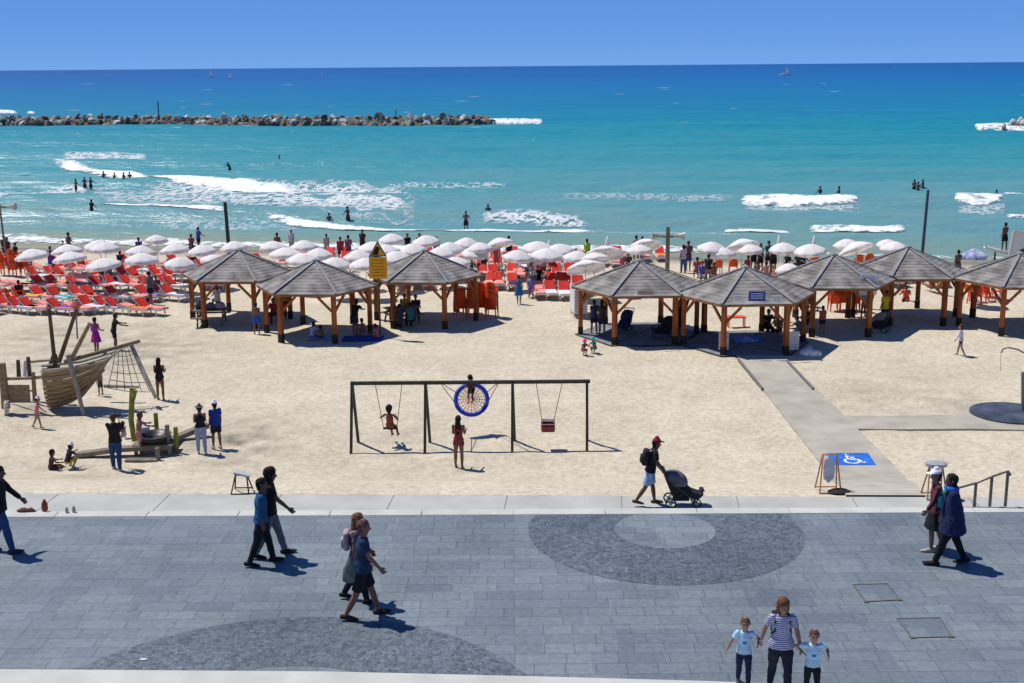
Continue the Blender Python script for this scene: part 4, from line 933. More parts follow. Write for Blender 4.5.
# ------------------------------------------------------------------ playground ship
M_w1 = mat('ship_timber', (.26, .19, .115), .85, .22, 3, .3, 25, aniso=(3, 3, 3)); M_w2 = mat('ship_grey_wood', (.33, .30, .25), .85, .2, 3); M_w3 = mat('ship_dark_wood', (.13, .085, .05), .85, .2, 3)
M_hull = mat('hull_boards', (.30, .215, .12), .85, .22, 2.5, .3, 20, aniso=(.6, .6, 9))
y0 = gs(83, 414).y; y1 = y0+1.7; ym = y0+.85
base = gs(75, 405); e = empty('play_ship', base)
def S(px, py, d): return pv(px, py, d)-base
def pole_(name, pts, r, m=M_w1): b = MB(); b.tube([S(*p) for p in pts], r, 8, rs=[r]*(len(pts)-1)+[r*.8]); return b.build(name, m, e)
# hull: lofted between keel and gunwale, near and far sides
st = []
for k in range(9):
    t = k/8
    gx = 42+t*78; gy = 372-t*4-16*t**2      # gunwale near side, stern to bow
    kx = 48+t*64; ky = 408-3*t-52*t**2.6
    st.append((S(gx, gy, y0+.25+.8*t**3), S(kx, ky, ym), S(gx, gy-4*(1-t), y1-.2-.8*t**3)))
for nm, a_, c_, sgn in (('near', 0, 1, -1), ('far', 2, 1, 1)):
    b = MB(); NB = 8
    for j in range(NB):
        vs = []
        for s_ in st:
            for u in (j/NB+.01, (j+1)/NB-.01):
                bulge = math.sin(math.pi*u)*.16*sgn; p = s_[a_].lerp(s_[c_], u)+Vector((0, bulge, 0)); vs += [p, p+Vector((0, -sgn*.05, 0))]
        n_ = len(st); fs = []
        for i in range(n_-1):
            k = 4*i; fs += [(k, k+4, k+6, k+2), (k+1, k+3, k+7, k+5), (k, k+1, k+5, k+4), (k+2, k+6, k+7, k+3)]
        fs += [(0, 2, 3, 1), (4*n_-4, 4*n_-3, 4*n_-1, 4*n_-2)]
        b.add(vs, fs)
    b.build('hull_side', M_hull, e)
b = MB(); b.add([st[0][0], st[0][1], st[0][2]], [(0, 1, 2)]); b.add([p+Vector((-.05, 0, 0)) for p in st[0]], [(2, 1, 0)]); b.build('transom', M_w3, e)
b = MB(); vs = []
for s_ in st[:7]: vs += [s_[0].lerp(s_[1], .3), s_[2].lerp(s_[1], .3)]
b.add(vs, [(2*i, 2*i+2, 2*i+3, 2*i+1) for i in range(6)]); b.build('deck', M_w2, e)
pole_('gunwale', [(42, 371, y0+.2), (80, 367, y0+.3), (105, 361, y0+.6), (121, 350, ym)], .05, M_w2)
pole_('gunwale', [(42, 366, y1-.2), (80, 362, y1-.3), (121, 350, ym)], .05, M_w2)
for nm, pts, m in (('mast', [(56, 374, ym+.2), (49, 308, ym+.2)], M_w3), ('mast', [(59, 362, ym), (77, 308, ym)], M_w3), ('mast', [(72, 358, y0+.3), (90, 323, y0+.3)], M_w1)):
    pole_(nm, pts, .085, m)
b = MB(); b.tube([S(76, 299, ym), S(78, 305, ym)], .02); b.lathe(S(76, 305, ym), [(.1, -.12), (.22, 0), (.1, .14)], 10); b.build('crow_nest', mat('nest_red', (.40, .10, .07), .7), e)
b = MB(); b.tube([S(77.5, 339, y1+2), S(76, 312, y1+2)], .035, rs=None); b.build('thin_post', M_w2, e)
pole_('bowsprit', [(64, 362, y0+.4), (140, 341, y1)], .085)
pole_('support_leg', [(68, 355, y0+.2), (84, 415, y0-.1)], .095, M_w2); pole_('support_leg', [(130, 343, y1), (156, 398, y0+.6)], .085, M_w2)
pole_('support_leg', [(80, 397, y0+.6), (104, 369, ym)], .08, M_w1)
pole_('cross_pole', [(104, 386, y1), (139, 387, y1)], .07, M_w2)
b = MB()
b.add([S(45, 373, y1), S(62, 374, y1), S(57, 354, y1), S(52, 354, y1)], [(0, 1, 2, 3)]); b.add([S(45, 373, y1+.06), S(62, 374, y1+.06), S(57, 354, y1+.06), S(52, 354, y1+.06)], [(3, 2, 1, 0)]); b.build('stern_board', M_w3, e)
b = MB()   # cargo net
TL, TR, BL, BR = S(116, 348, y1), S(130, 345, y1), S(108, 388, y0+.5), S(150, 392, y0+.6)
for i in range(6):
    u = i/5; b.tube([TL.lerp(TR, u), TL.lerp(TR, u).lerp(BL.lerp(BR, u), .5)+Vector((0, 0, -.06)), BL.lerp(BR, u)], .014, 4)
    b.tube([TL.lerp(BL, u), TL.lerp(BL, u).lerp(TR.lerp(BR, u), .5)+Vector((0, 0, -.06)), TR.lerp(BR, u)], .014, 4)
b.build('climbing_net', mat('net_rope', (.13, .12, .11), .9), e)
tag(e, 'wooden playground ship with slanting masts and climbing net in the sand', 'playground ship')
# gangway left of the ship
e = empty('play_bridge', gs(20, 405)); base = e.location.copy(); yb = y0+.3
for nm, pts, r, m in (('post', [(6, 408, y0+.2), (2, 363, y0+.2)], .17, M_w1), ('post', [(19, 379, y1+.4), (18, 360, y1+.4)], .09, M_w3), ('post', [(30, 378, y1+.3), (28, 357, y1+.3)], .09, M_w3), ('post', [(35, 401, y0+.3), (33, 372, y0+.3)], .09, M_w1),
    ('handrail', [(29, 362, y1+.3), (52, 360, y1)], .05, M_w1), ('handrail', [(2, 379, y0+.25), (34, 378, y0+.3), (67, 373, y0+.35)], .06, M_w1), ('low_rail', [(5, 388, y1), (33, 391, y0+.5)], .04, M_w3)):
    pole_(nm, pts, r, m)
b = MB(); q0 = S(7, 395, y0+.2); q1 = S(30, 395, y0+.2)
for j in range(4): b.bar(q0+Vector((0, .12*0, .3-.17*j)), q1+Vector((0, 0, .3-.17*j)), .05, .155)
b.build('side_boards', M_w1, e)
b = MB(); b.add([S(24, 361, y1+.35), S(27, 360, y1+.35), S(27, 377, y1+.3), S(23, 376, y1+.3)], [(0, 1, 2, 3), (3, 2, 1, 0)][:1]); o = b.build('white_cloth', M_white, e)
b = MB(); pts = []
for k in range(30): t = k/29; p = S(8, 400+14*t, y0+.0); pts.append(p+Vector((.07*math.cos(k*1.2), -.12+.07*math.sin(k*1.2), 0)))
b.tube(pts, .04, 6); b.build('rope', mat('rope_pale', (.6, .57, .5)), e)
tag(e, 'wooden walkway with posts and boards leading up to the playground ship', 'play bridge')

# ------------------------------------------------------------------ water play table
M_moss = mat('mossy_post', (.20, .22, .035), .85, .3, 5, .2, 20); M_log = mat('trough_wood', (.20, .17, .13), .85, .2, 3, .2, 20); M_logp = mat('trough_pale', (.36, .31, .24), .85, .15, 3)
e = empty('water_play_table', gs(150, 455)); base = e.location.copy(); d0 = base.y; d1 = gs(150, 443).y
def tb(nm, pts, r, m, box=None):
    b = MB(); P = [S(*p) for p in pts]
    if box: [b.bar(P[i], P[i+1], box[0], box[1]) for i in range(len(P)-1)]
    else: b.tube(P, r, 8)
    return b.build(nm, m, e)
tb('tall_post', [(134.5, 441, d1), (131, 420, d1), (132.5, 388, d1)], .095, M_moss); tb('knot', [(133, 399, d1-.05), (135, 390, d1-.1)], .08, M_moss)
for p, q, dd, m in (((157, 432), (155.5, 413), d1+.1, M_moss), ((176.5, 451), (175.5, 427), d0+.3, M_moss), ((168, 449), (167, 425), d0+.2, M_log), ((159, 467), (157, 448), d0-.5, M_log)): tb('short_post', [(*p, dd), (*q, dd)], .075, m)
tb('trough', [(76, 455, d0-.1), (120, 449, d0-.1), (170, 446, d0+.1)], 0, M_log, (.3, .14)); tb('trough', [(78, 452.5, d0), (168, 443.5, d0+.2)], 0, M_logp, (.06, .05))
tb('low_beam', [(126, 461, d0-.55), (158, 461, d0-.55)], 0, M_log, (.28, .14)); tb('side_beam', [(160, 444, d0+.1), (178, 437, d1+.2), (207, 425, d1+.9)], 0, M_log, (.3, .16)); tb('side_beam', [(160, 441, d0+.2), (178, 434, d1+.3), (207, 422.5, d1+1.0)], 0, M_logp, (.06, .05))
P = S(155, 436, d0+.35)
b = MB(); b.lathe(P, [(.42, -.14), (.5, -.1), (.52, .06), (.46, .06), (.42, -.04)], 20); b.build('basin', mat('basin_black', (.02, .02, .022), .4), e, smooth=True)
b = MB(); b.tube([P+Vector((.51*math.cos(a), .51*math.sin(a), .06)) for a in np.linspace(0, 2*math.pi, 25)], .03, 6, cap=False); b.build('basin_rim', M_log, e)
b = MB(); b.box(P+Vector((0, 0, -.22)), (1.3, .9, .07)); [b.box(P+Vector((a*.55, c*.35, -.5)), (.1, .1, .5)) for a in (-1, 1) for c in (-1, 1)]; b.build('table_frame', M_log, e)
b = MB(); b.lathe(P+Vector((-.35, .1, .1)), [(.12, 0), (.17, .12), (.16, .2), (.1, .2)], 10); b.build('bucket', mat('bucket_grey', (.45, .47, .5), .5), e)
tag(e, 'wooden water play table with black basin, troughs and mossy posts', 'play table')
e = empty('digger_toy', gs(113, 440)); base = e.location.copy(); dd = base.y+.4
b = MB(); b.tube([S(119, 446, dd), S(112, 416, dd)], .018, 5); b.tube([S(127, 447, dd+.3), S(117, 414, dd)], .018, 5); b.build('stand', mat('stand_steel', (.25, .25, .25), .4), e)
b = MB(); b.lathe(S(118, 414.5, dd), [(.05, -.1), (.13, -.04), (.13, .03)], 10); b.build('pan', MAT['basin_black'], e); tag(e, 'small black pan on thin steel legs beside the man holding a child', 'play equipment')

# ------------------------------------------------------------------ easel stands
def easel(px, py, h, w_, m, lab, panel=None, z=None, rz=0):
    P = un(px, py, z) if z is not None else gs(px, py); e = empty('sign_stand', P, rz); w0 = w_/2
    for s in (-1, 1):
        b = MB(); b.tube([(-w0*1.1, s*.25, 0), (-w0*.7, s*.02, h)], .02, 6); b.tube([(w0*1.1, s*.25, 0), (w0*.7, s*.02, h)], .02, 6); b.tube([(-w0*1.1, s*.25, .03), (w0*1.1, s*.25, .03)], .018, 6); b.build('side_frame', m, e)
    b = MB(); b.tube([(-w0*.75, 0, h), (w0*.75, 0, h)], .022, 6); b.build('top_rail', m, e)
    if panel: b = MB(); b.lathe((0, 0, 0), [(.01, h*.22), (w0*.55, h*.35), (w0*.62, h*.6), (w0*.45, h*.86), (.02, h*.92)], 14, sy=.06); b.build('panel', panel, e, smooth=True)
    tag(e, lab, 'sign stand', 'stands beside the beach walk'); return e
e = easel(242, 492, .46, .42, mat('stand_dark', (.06, .055, .05)), 'small dark metal stand with grey top on the sand edge, behind the walking men')
b = MB(); b.box((.03, 0, .49), (.42, .2, .05), R=Matrix.Rotation(.25, 3, 'Y')); b.build('tray', mat('tray_grey', (.45, .46, .48)), e)
easel(828, 491, .98, .5, mat('stand_orange', (.55, .25, .14)), 'orange framed stand with oval white panel at the foot of the ramp', mat('panel_blue_white', (.55, .58, .68), .5, .2, 4))
e = easel(934, 497, .78, .46, mat('stand_rust', (.35, .22, .14)), 'metal stand partly hidden behind the couple at the right', z=Z_WALK)
b = MB(); b.lathe((0, 0, .8), [(.2, 0), (.28, .03), (.28, .1), (.2, .12)], 14, sy=.7); b.build('ring_top', mat('ring_grey', (.35, .36, .38), .4), e)
P = gs(839, 493); b = MB(); b.lathe((0, 0, 0), [(.28, 0), (.3, .03), (.2, .08), (.04, .1)], 16, sy=.6); o = b.build('rubber_base', mat('rubber_black', (.03, .025, .02))); o.location = P+Vector((0, 0, .02)); tag(o, 'round black rubber base lying at the foot of the ramp', 'base')
# ------------------------------------------------------------------ railing at the right: stairs going down along the wall
e = empty('handrail', un(1008, 512, 0)); base = e.location.copy(); M_rail = mat('rail_steel', (.22, .18, .15), .4, .15, 5, metal=.5)
yR = base.y+.42; top = [S(1008, 471, yR), S(992, 476.5, yR), S(976, 483, yR), S(958, 488, yR), S(940, 493.5, yR)]
b = MB(); b.tube(top, .028, 8); b.build('top_rail', M_rail, e)
for i, t in enumerate(top): b = MB(); b.bar(t, (t.x, t.y, -.05 if i == 0 else max(-1.2, t.z-1.0)), .06, .03); b.build('post', M_rail, e)
b = MB(); b.tube([top[0], top[0]+Vector((.06, 0, -.1))], .028); b.build('rail_end', M_rail, e)
tag(e, 'steel handrail with slim posts stepping down at the right end of the walk', 'handrail')
b = MB()
for k in range(7): b.box((base.x-.1-.33*k, base.y+COPW/2+.65, -.17*(k+1)-.6), (.33, 1.1, 1.2))
tag(b.build('stairs', M_conc2), 'pale concrete steps descending from the promenade under the handrail', 'stairs')
# ------------------------------------------------------------------ foot shower on its round dark base
P = gs(1011, 415); e = empty('shower_base', (P.x, P.y, P.z)); b = MB(); b.lathe((0, 0, 0), [(1.42, -.2), (1.42, .1), (1.36, .115), (.02, .09)], 40); b.build('dark_disc', mat('disc_slate', (.055, .07, .10), .6, .35, 1.2), e)
b = MB(); b.lathe((.25, -.05, 0), [(2.1, -.25), (2.1, .035), (1.43, .06)], 6, sy=.75); b.build('apron', M_path, e); tag(e, 'round slate coloured shower base at the right end of the side path', 'shower base')
Q = gs(1022, 413); e = empty('beach_shower', Q); base = Q.copy(); dd = Q.y
b = MB(); b.tube([S(1023, 413, dd), S(1023, 372, dd)], .07); b.build('column', mat('shower_steel', (.2, .22, .22), .4), e)
b = MB(); b.tube([S(1032, 372, dd), S(1028, 355, dd), S(1018, 349.5, dd), S(1008, 347.5, dd), S(1003, 349, dd), S(1001, 353, dd)], .03); b.build('spout_pipe', mat('pipe_grey', (.22, .23, .2)), e)
b = MB(); b.tube([S(1000.5, 371, dd), S(1001, 353, dd)], .008); b.build('pull_cord', mat('pipe_grey', (.22, .23, .2)), e)
tag(e, 'beach shower with arched grey pipe at the right border', 'shower')
# ------------------------------------------------------------------ lifeguard board and white panel at the right
P = gs(1006, 262); e = empty('paddle_board', P); base = P.copy(); dd = P.y; b = MB(); vs = []; n = 14
a_ = S(984, 249.5, dd); c_ = S(1016, 254, dd)
for i in range(n+1):
    t = i/n; c = a_.lerp(c_, t); wd = .42*math.sin(math.pi*(.06+.88*t))**.6; up = .18*(1-t)**3
    vs += [c+Vector((0, -wd, .12+up)), c+Vector((0, -wd*.7, -.08+up)), c+Vector((0, wd*.7, -.08+up)), c+Vector((0, wd, .12+up))]
fs = [(4*i+j, 4*i+4+j, 4*i+4+(j+1) % 4, 4*i+(j+1) % 4) for i in range(n) for j in range(4)]+[(3, 2, 1, 0), (4*n, 4*n+1, 4*n+2, 4*n+3)]
b.add(vs, fs); b.build('hull', mat('board_white', (.8, .8, .8), .4, .03), e, smooth=True)
b = MB(); [b.bar(a_.lerp(c_, t)+Vector((0, 0, -.05)), (a_.lerp(c_, t).x, a_.lerp(c_, t).y, 0), .1, .1) for t in (.35, .8)]; b.build('trestle', M_pw, e)
tag(e, 'long white lifeguard paddle board raised on trestles at the right shore', 'paddle board'); BOARD_TOP = base+a_.lerp(c_, .62)+Vector((0, 0, .12))
P = gs(1019, 268); e = empty('shore_screen', P); base = P.copy(); dd = P.y; q0 = S(1014, 231, dd); q1 = S(1040, 234, dd)
b = MB(); b.add([q0, q1, (q1.x, q1.y, q1.z-1.5), (q0.x-.2, q0.y, q0.z-1.7)], [(3, 2, 1, 0)]); b.add([q0+Vector((0, .04, 0)), q1+Vector((0, .04, 0)), Vector((q1.x, q1.y+.04, q1.z-1.5)), Vector((q0.x-.2, q0.y+.04, q0.z-1.7))], [(0, 1, 2, 3)]); b.build('white_panel', mat('screen_white', (.6, .66, .64), .7, .05), e)
b = MB(); b.bar(q0, (q0.x-.25, q0.y, 0), .1, .1); b.bar(q1, (q1.x, q1.y, 0), .1, .1); b.bar(q0, q1, .09, .09); b.build('frame', mat('screen_frame', (.6, .55, .42)), e)
b = MB(); b.lathe(((q0.x+.65), q0.y-.04, q0.z-1.35), [(.02, -.25), (.22, -.1), (.25, .1), (.02, .25)], 12, sy=.12); b.build('green_emblem', mat('emblem_green', (.03, .12, .05)), e)
tag(e, 'framed white panel of the lifeguard post at the right border, by the water', 'screen')
# ------------------------------------------------------------------ pushchairs
def wheel(e, c, r, nm='wheel'):
    c = Vector(c); b = MB(); b.tube([c+Vector((0, r*math.cos(a), r*math.sin(a))) for a in np.linspace(0, 2*math.pi, 19)], r*.17, 6, cap=False); w_ = b.build(nm, mat('tyre_black', (.02, .02, .02)), e, smooth=True)
    b = MB(); b.tube([c+Vector((-.02, 0, 0)), c+Vector((.02, 0, 0))], r*.35, 8)
    for k in range(5): a = 2*math.pi*k/5; b.bar(c, c+Vector((0, r*.92*math.cos(a), r*.92*math.sin(a))), .015, .02)
    b.build('hub', mat('hub_grey', (.3, .3, .3), .4), w_)
def pushchair(P, rz, fab, hood, lab, sc=1):
    e = empty('pushchair', P, rz); e.scale = (sc,)*3; fm = mat('chair_frame', (.06, .06, .065), .4)
    for s in (-1, 1):
        wheel(e, (s*.24, -.28, .13), .13); wheel(e, (s*.2, .42, .12), .11)
        b = MB(); b.tube([(s*.24, -.28, .13), (s*.24, .05, .45), (s*.22, .42, .14)], .014, 6); b.tube([(s*.24, .42*.4, .36), (s*.24, -.35, .78), (s*.24, -.52, 1.02)], .016, 6); b.build('frame_side', fm, e)
    b = MB(); b.tube([(-.24, -.52, 1.02), (.24, -.52, 1.02)], .022); b.build('handle', fm, e)
    b = MB()
    sec = [(-.42, .86, .10), (-.26, .52, .16), (-.1, .42, .14), (.16, .44, .12), (.30, .34, .10), (.50, .30, .06), (.60, .38, .04)]; vs = []
    for y, z, t in sec: vs += [(-.22, y, z-t), (.22, y, z-t), (.22, y, z+t), (-.22, y, z+t)]
    b.add(vs, [(4*i+j, 4*i+(j+1) % 4, 4*i+4+(j+1) % 4, 4*i+4+j) for i in range(6) for j in range(4)]+[(3, 2, 1, 0), (24, 25, 26, 27)]); b.build('seat', fab, e, smooth=False, bevel=.03)
    b = MB(); b.box((0, .02, .24), (.38, .42, .14)); b.build('basket', fab, e, bevel=.03)
    b = MB(); vs = []; n = 10
    for i in range(n+1):
        a = rad(-8+ i/n*128)
        for j in range(9):
            u = j/8*math.pi; vs.append((.26*math.cos(u), -.16+(.42*math.sin(u)**.6)*math.cos(a)*1.0-.06, .62+.38*(math.sin(u)**.6)*math.sin(a)))
    b.add(vs, [(i*9+j, i*9+j+1, (i+1)*9+j+1, (i+1)*9+j) for i in range(n) for j in range(8)]); o = b.build('hood', hood, e, smooth=True); s = o.modifiers.new('t', 'SOLIDIFY'); s.thickness = .02
    b = MB(); b.box((0, .58, .44), (.3, .12, .05)); b.build('bumper_tray', fab, e, bevel=.02)
    tag(e, lab, 'pushchair', 'pushchairs'); return e
PC = un(680, 505, Z_WALK)
pushchair(PC, rad(-90), mat('fabric_black', (.018, .018, .022), .9), mat('hood_grey', (.12, .12, .14), .9, .1, 4), 'black pushchair with rounded grey hood pushed along the walk', .92)
pushchair(gs(625, 331), rad(150), mat('fabric_navy', (.02, .03, .10), .9), mat('fabric_navy', (.02, .03, .10)), 'navy pushchair standing on the deck under the fourth hut')
pushchair(gs(665, 337), rad(100), mat('fabric_black', (.018, .018, .022)), mat('fabric_black', (.018, .018, .022)), 'black pushchair by the right front post of the fourth hut')
pushchair(gs(879, 332), rad(60), mat('fabric_black', (.018, .018, .022)), mat('fabric_grey', (.2, .2, .22)), 'black pushchair behind the right front post of the sixth hut')
# small things on the kerb of the walk at left
for px, py, nm, c, sz, lab in ((24, 511.5, 'sandal', (.12, .05, .03), .12, 'brown sandal on the walk near the left border'), (31, 511.5, 'sandal', (.14, .06, .04), .08, 'brown sandal on the walk, right of the other one'), (45, 510.5, 'bottle', (.30, .07, .03), .09, 'small reddish bottle standing on the walk at the left'), (67, 512.5, 'paper_cup', (.5, .4, .32), .045, 'tiny pale cup on the walk, left one'), (74, 512, 'paper_cup', (.5, .4, .32), .05, 'tiny pale cup on the walk, right one')):
    P = un(px, py, 0.012); b = MB()
    if nm == 'sandal': b.lathe((0, 0, 0), [(sz, 0), (sz*1.05, .03), (sz*.8, .05), (sz*.3, .09)], 10, sx=1.3, sy=.5)
    else: b.lathe((0, 0, 0), [(sz*.7, 0), (sz*.8, sz*.5), (sz*.75, sz*1.8), (sz*.4, sz*2.4), (sz*.4, sz*2.8)], 10)
    o = b.build(nm, mat('%s%d' % (nm, px), c, .7), smooth=True); o.location = P; tag(o, lab, nm.replace('_', ' '))
for px, py in ((143, 659.5),): 
    P = un(px, py, .01); b = MB(); b.add([(-.07, -.01, 0), (.05, -.03, .01), (.07, .03, .0), (-.03, .03, .02)], [(0, 1, 2, 3)]); o = b.build('paper_scrap', M_white); o.location = P; tag(o, 'white paper scrap lying on the cobbled circle at the lower left', 'paper')
# ------------------------------------------------------------------ people
TX_C = bpy.data.textures.new('cloth_folds', 'CLOUDS'); TX_C.noise_scale = .11; TX_C.noise_depth = 2
TX_H = bpy.data.textures.new('hair_locks', 'CLOUDS'); TX_H.noise_scale = .035
PENDING = []          # (object, voxel, smooth iterations, face painter)
def ring_loft(b, secs, n=12, rc0=True, rc1=True):
    """secs: (centre, u half axis vector, v half axis vector); rounded or flat ends"""
    S_ = [(Vector(c), Vector(u), Vector(v)) for c, u, v in secs]
    def ends(c, u, v, d, rnd):
        r = min(u.length, v.length); out = []
        if rnd:
            for a in (30, 58, 80): out.append((c+d*r*math.sin(rad(a)), u*math.cos(rad(a)), v*math.cos(rad(a))))
        return out
    d0 = (S_[0][0]-S_[1][0]).normalized(); d1 = (S_[-1][0]-S_[-2][0]).normalized()
    L_ = list(reversed(ends(*S_[0], d0, rc0)))+S_+ends(*S_[-1], d1, rc1)
    vs = []
    for c, u, v in L_:
        for k in range(n): a = 2*math.pi*k/n; vs.append(c+u*math.cos(a)+v*math.sin(a))
    m = len(L_); fs = [(i*n+k, i*n+(k+1) % n, (i+1)*n+(k+1) % n, (i+1)*n+k) for i in range(m-1) for k in range(n)]
    fs += [tuple(range(n-1, -1, -1)), tuple((m-1)*n+k for k in range(n))]
    # orientation: make outward
    w = S_[0][1].cross(S_[0][2]).dot(S_[-1][0]-S_[0][0])
    if w < 0: fs = [tuple(reversed(f)) for f in fs]
    b.add(vs, fs)
def limb(b, p, q, r0, r1, rc0=True, rc1=True, mid=None, X=Vector((1, 0, 0))):
    d = (q-p).normalized(); u = (X-d*X.dot(d))
    if u.length < .2: u = Vector((0, 1, 0))-d*d.y
    u.normalize(); v = d.cross(u)
    secs = [(p, u*r0, v*r0)]
    if mid: secs.append((p.lerp(q, .35), u*mid, v*mid))
    secs.append((q, u*r1, v*r1)); ring_loft(b, secs, 10, rc0, rc1)
def ik(s, t, l1, l2, hint):
    d = t-s; L_ = min(d.length, (l1+l2)*.995); dn = d.normalized(); a = (l1*l1-l2*l2+L_*L_)/(2*L_); h = math.sqrt(max(0, l1*l1-a*a))
    hp = (hint-dn*hint.dot(dn)).normalized(); return s+dn*a+hp*h, s+dn*L_
def sd(a, ab=0, side=1):      # direction: down, swung forward by a, out by ab
    a = rad(a); ab = rad(ab); return Vector((side*math.sin(ab), math.sin(a)*math.cos(ab), -math.cos(a)*math.cos(ab)))
POSES = {
 'stand': dict(th=(3, -3), kn=(2, 2), sh=(4, -4), el=(14, 10), ab=4),
 'relax': dict(th=(6, -4), kn=(6, 2), sh=(-6, 10), el=(35, 60), ab=7),
 'walk': dict(th=(15, -12), kn=(3, 12), sh=(-12, 14), el=(12, 20), ab=3, lean=4),
 'stride': dict(th=(18, -15), kn=(3, 12), sh=(-12, 18), el=(10, 16), ab=3, lean=3),
 'walk2': dict(th=(-11, 15), kn=(16, 5), sh=(14, -12), el=(18, 14), ab=5, lean=4),
 'sit': dict(th=(88, 84), kn=(84, 88), sh=(30, 24), el=(40, 50), ab=6, pz=.50, lean=2),
 'ground': dict(th=(96, 88), kn=(40, 60), sh=(40, 30), el=(40, 50), ab=8, pz=.11, lean=10),
 'cross': dict(th=(82, 82), kn=(120, 120), sh=(40, 35), el=(50, 60), ab=22, pz=.11, lean=18),
 'squat': dict(th=(105, 100), kn=(135, 130), sh=(50, 45), el=(40, 30), ab=14, lean=22),
 'wade': dict(th=(6, -6), kn=(8, 6), sh=(20, 14), el=(40, 50), ab=22, lean=3),
 'armsup': dict(th=(5, -5), kn=(4, 4), sh=(60, 30), el=(100, 110), ab=8),
 'bend': dict(th=(14, 2), kn=(12, 8), sh=(50, 42), el=(25, 30), ab=4, lean=26),
 'phone': dict(th=(4, -4), kn=(3, 3), sh=(12, 16), el=(92, 84), ab=3),
 'lie': dict(th=(88, 86), kn=(4, 14), sh=(10, 16), el=(10, 30), ab=10, pz=.46, lean=-52),
 'swing': dict(th=(78, 74), kn=(62, 50), sh=(20, 20), el=(80, 80), ab=20, pz=.0, lean=-8),
}
LT, LS, FH, LU, LF = .43, .41, .075, .28, .25
def skeleton(po):
    J = {}; lean = po.get('lean', 0); X = Vector((1, 0, 0)); ab = po.get('ab', 4); la = po.get('legab', 3)
    feet = []
    for s, i in ((-1, 0), (1, 1)):
        d1 = sd(po['th'][i], la if not po.get('wide') else po['wide'], s); d2 = sd(po['th'][i]-po['kn'][i], la*.3, s)
        hip = Vector((s*.09, 0, -.04)); kn = hip+d1*LT; an = kn+d2*LS; J['hip', s], J['knee', s], J['ank', s] = hip, kn, an
        fa = po['th'][i]-po['kn'][i]; fa = max(-40, min(50, fa*(.35 if 'pz' not in po else .6))); J['fdir', s] = Vector((0, math.cos(rad(fa)), math.sin(rad(fa))*(1 if fa > 0 else 1)))
        feet.append(an.z-FH-(0.0 if fa > -12 else .07))
    pz = po['pz'] if 'pz' in po else -min(feet)
    P = Vector((0, 0, pz)); up = Vector((0, math.sin(rad(lean)), math.cos(rad(lean)))); fw = Vector((0, math.cos(rad(lean)), -math.sin(rad(lean))))
    for k in list(J):
        if k[0] != 'fdir': J[k] = J[k]+P
    J['pel'] = P; J['up'] = up; J['fw'] = fw; J['wai'] = P+up*.17; J['che'] = P+up*.36; J['sho'] = P+up*.50; J['neck'] = P+up*.56
    nt_ = po.get('nod', 0)+lean*.4; hu = Vector((0, math.sin(rad(nt_)), math.cos(rad(nt_)))); hf = Vector((0, math.cos(rad(nt_)), -math.sin(rad(nt_))))
    hs = po.get('hs', 1.08); J['hs'] = hs; J['head'] = J['neck']+hu*(.02+.112*hs)+hf*.012; J['hu'] = hu; J['hf'] = hf
    for s, i in ((-1, 0), (1, 1)):
        sh = P+up*.485+X*s*.175; J['sh', s] = sh
        tgt = po.get('handL' if s < 0 else 'handR')
        if tgt is not None:
            el, ha = ik(sh, Vector(tgt), LU, LF, Vector((s*.7, -.6, -.6)))
        else:
            a = po['sh'][i]; d1 = sd(a+lean*.3, ab, s); el = sh+d1*LU; d2 = sd(a+po['el'][i]+lean*.3, ab*.5, s); ha = el+d2*LF
        J['el', s], J['wr', s] = el, ha
    return J
SEX = {}
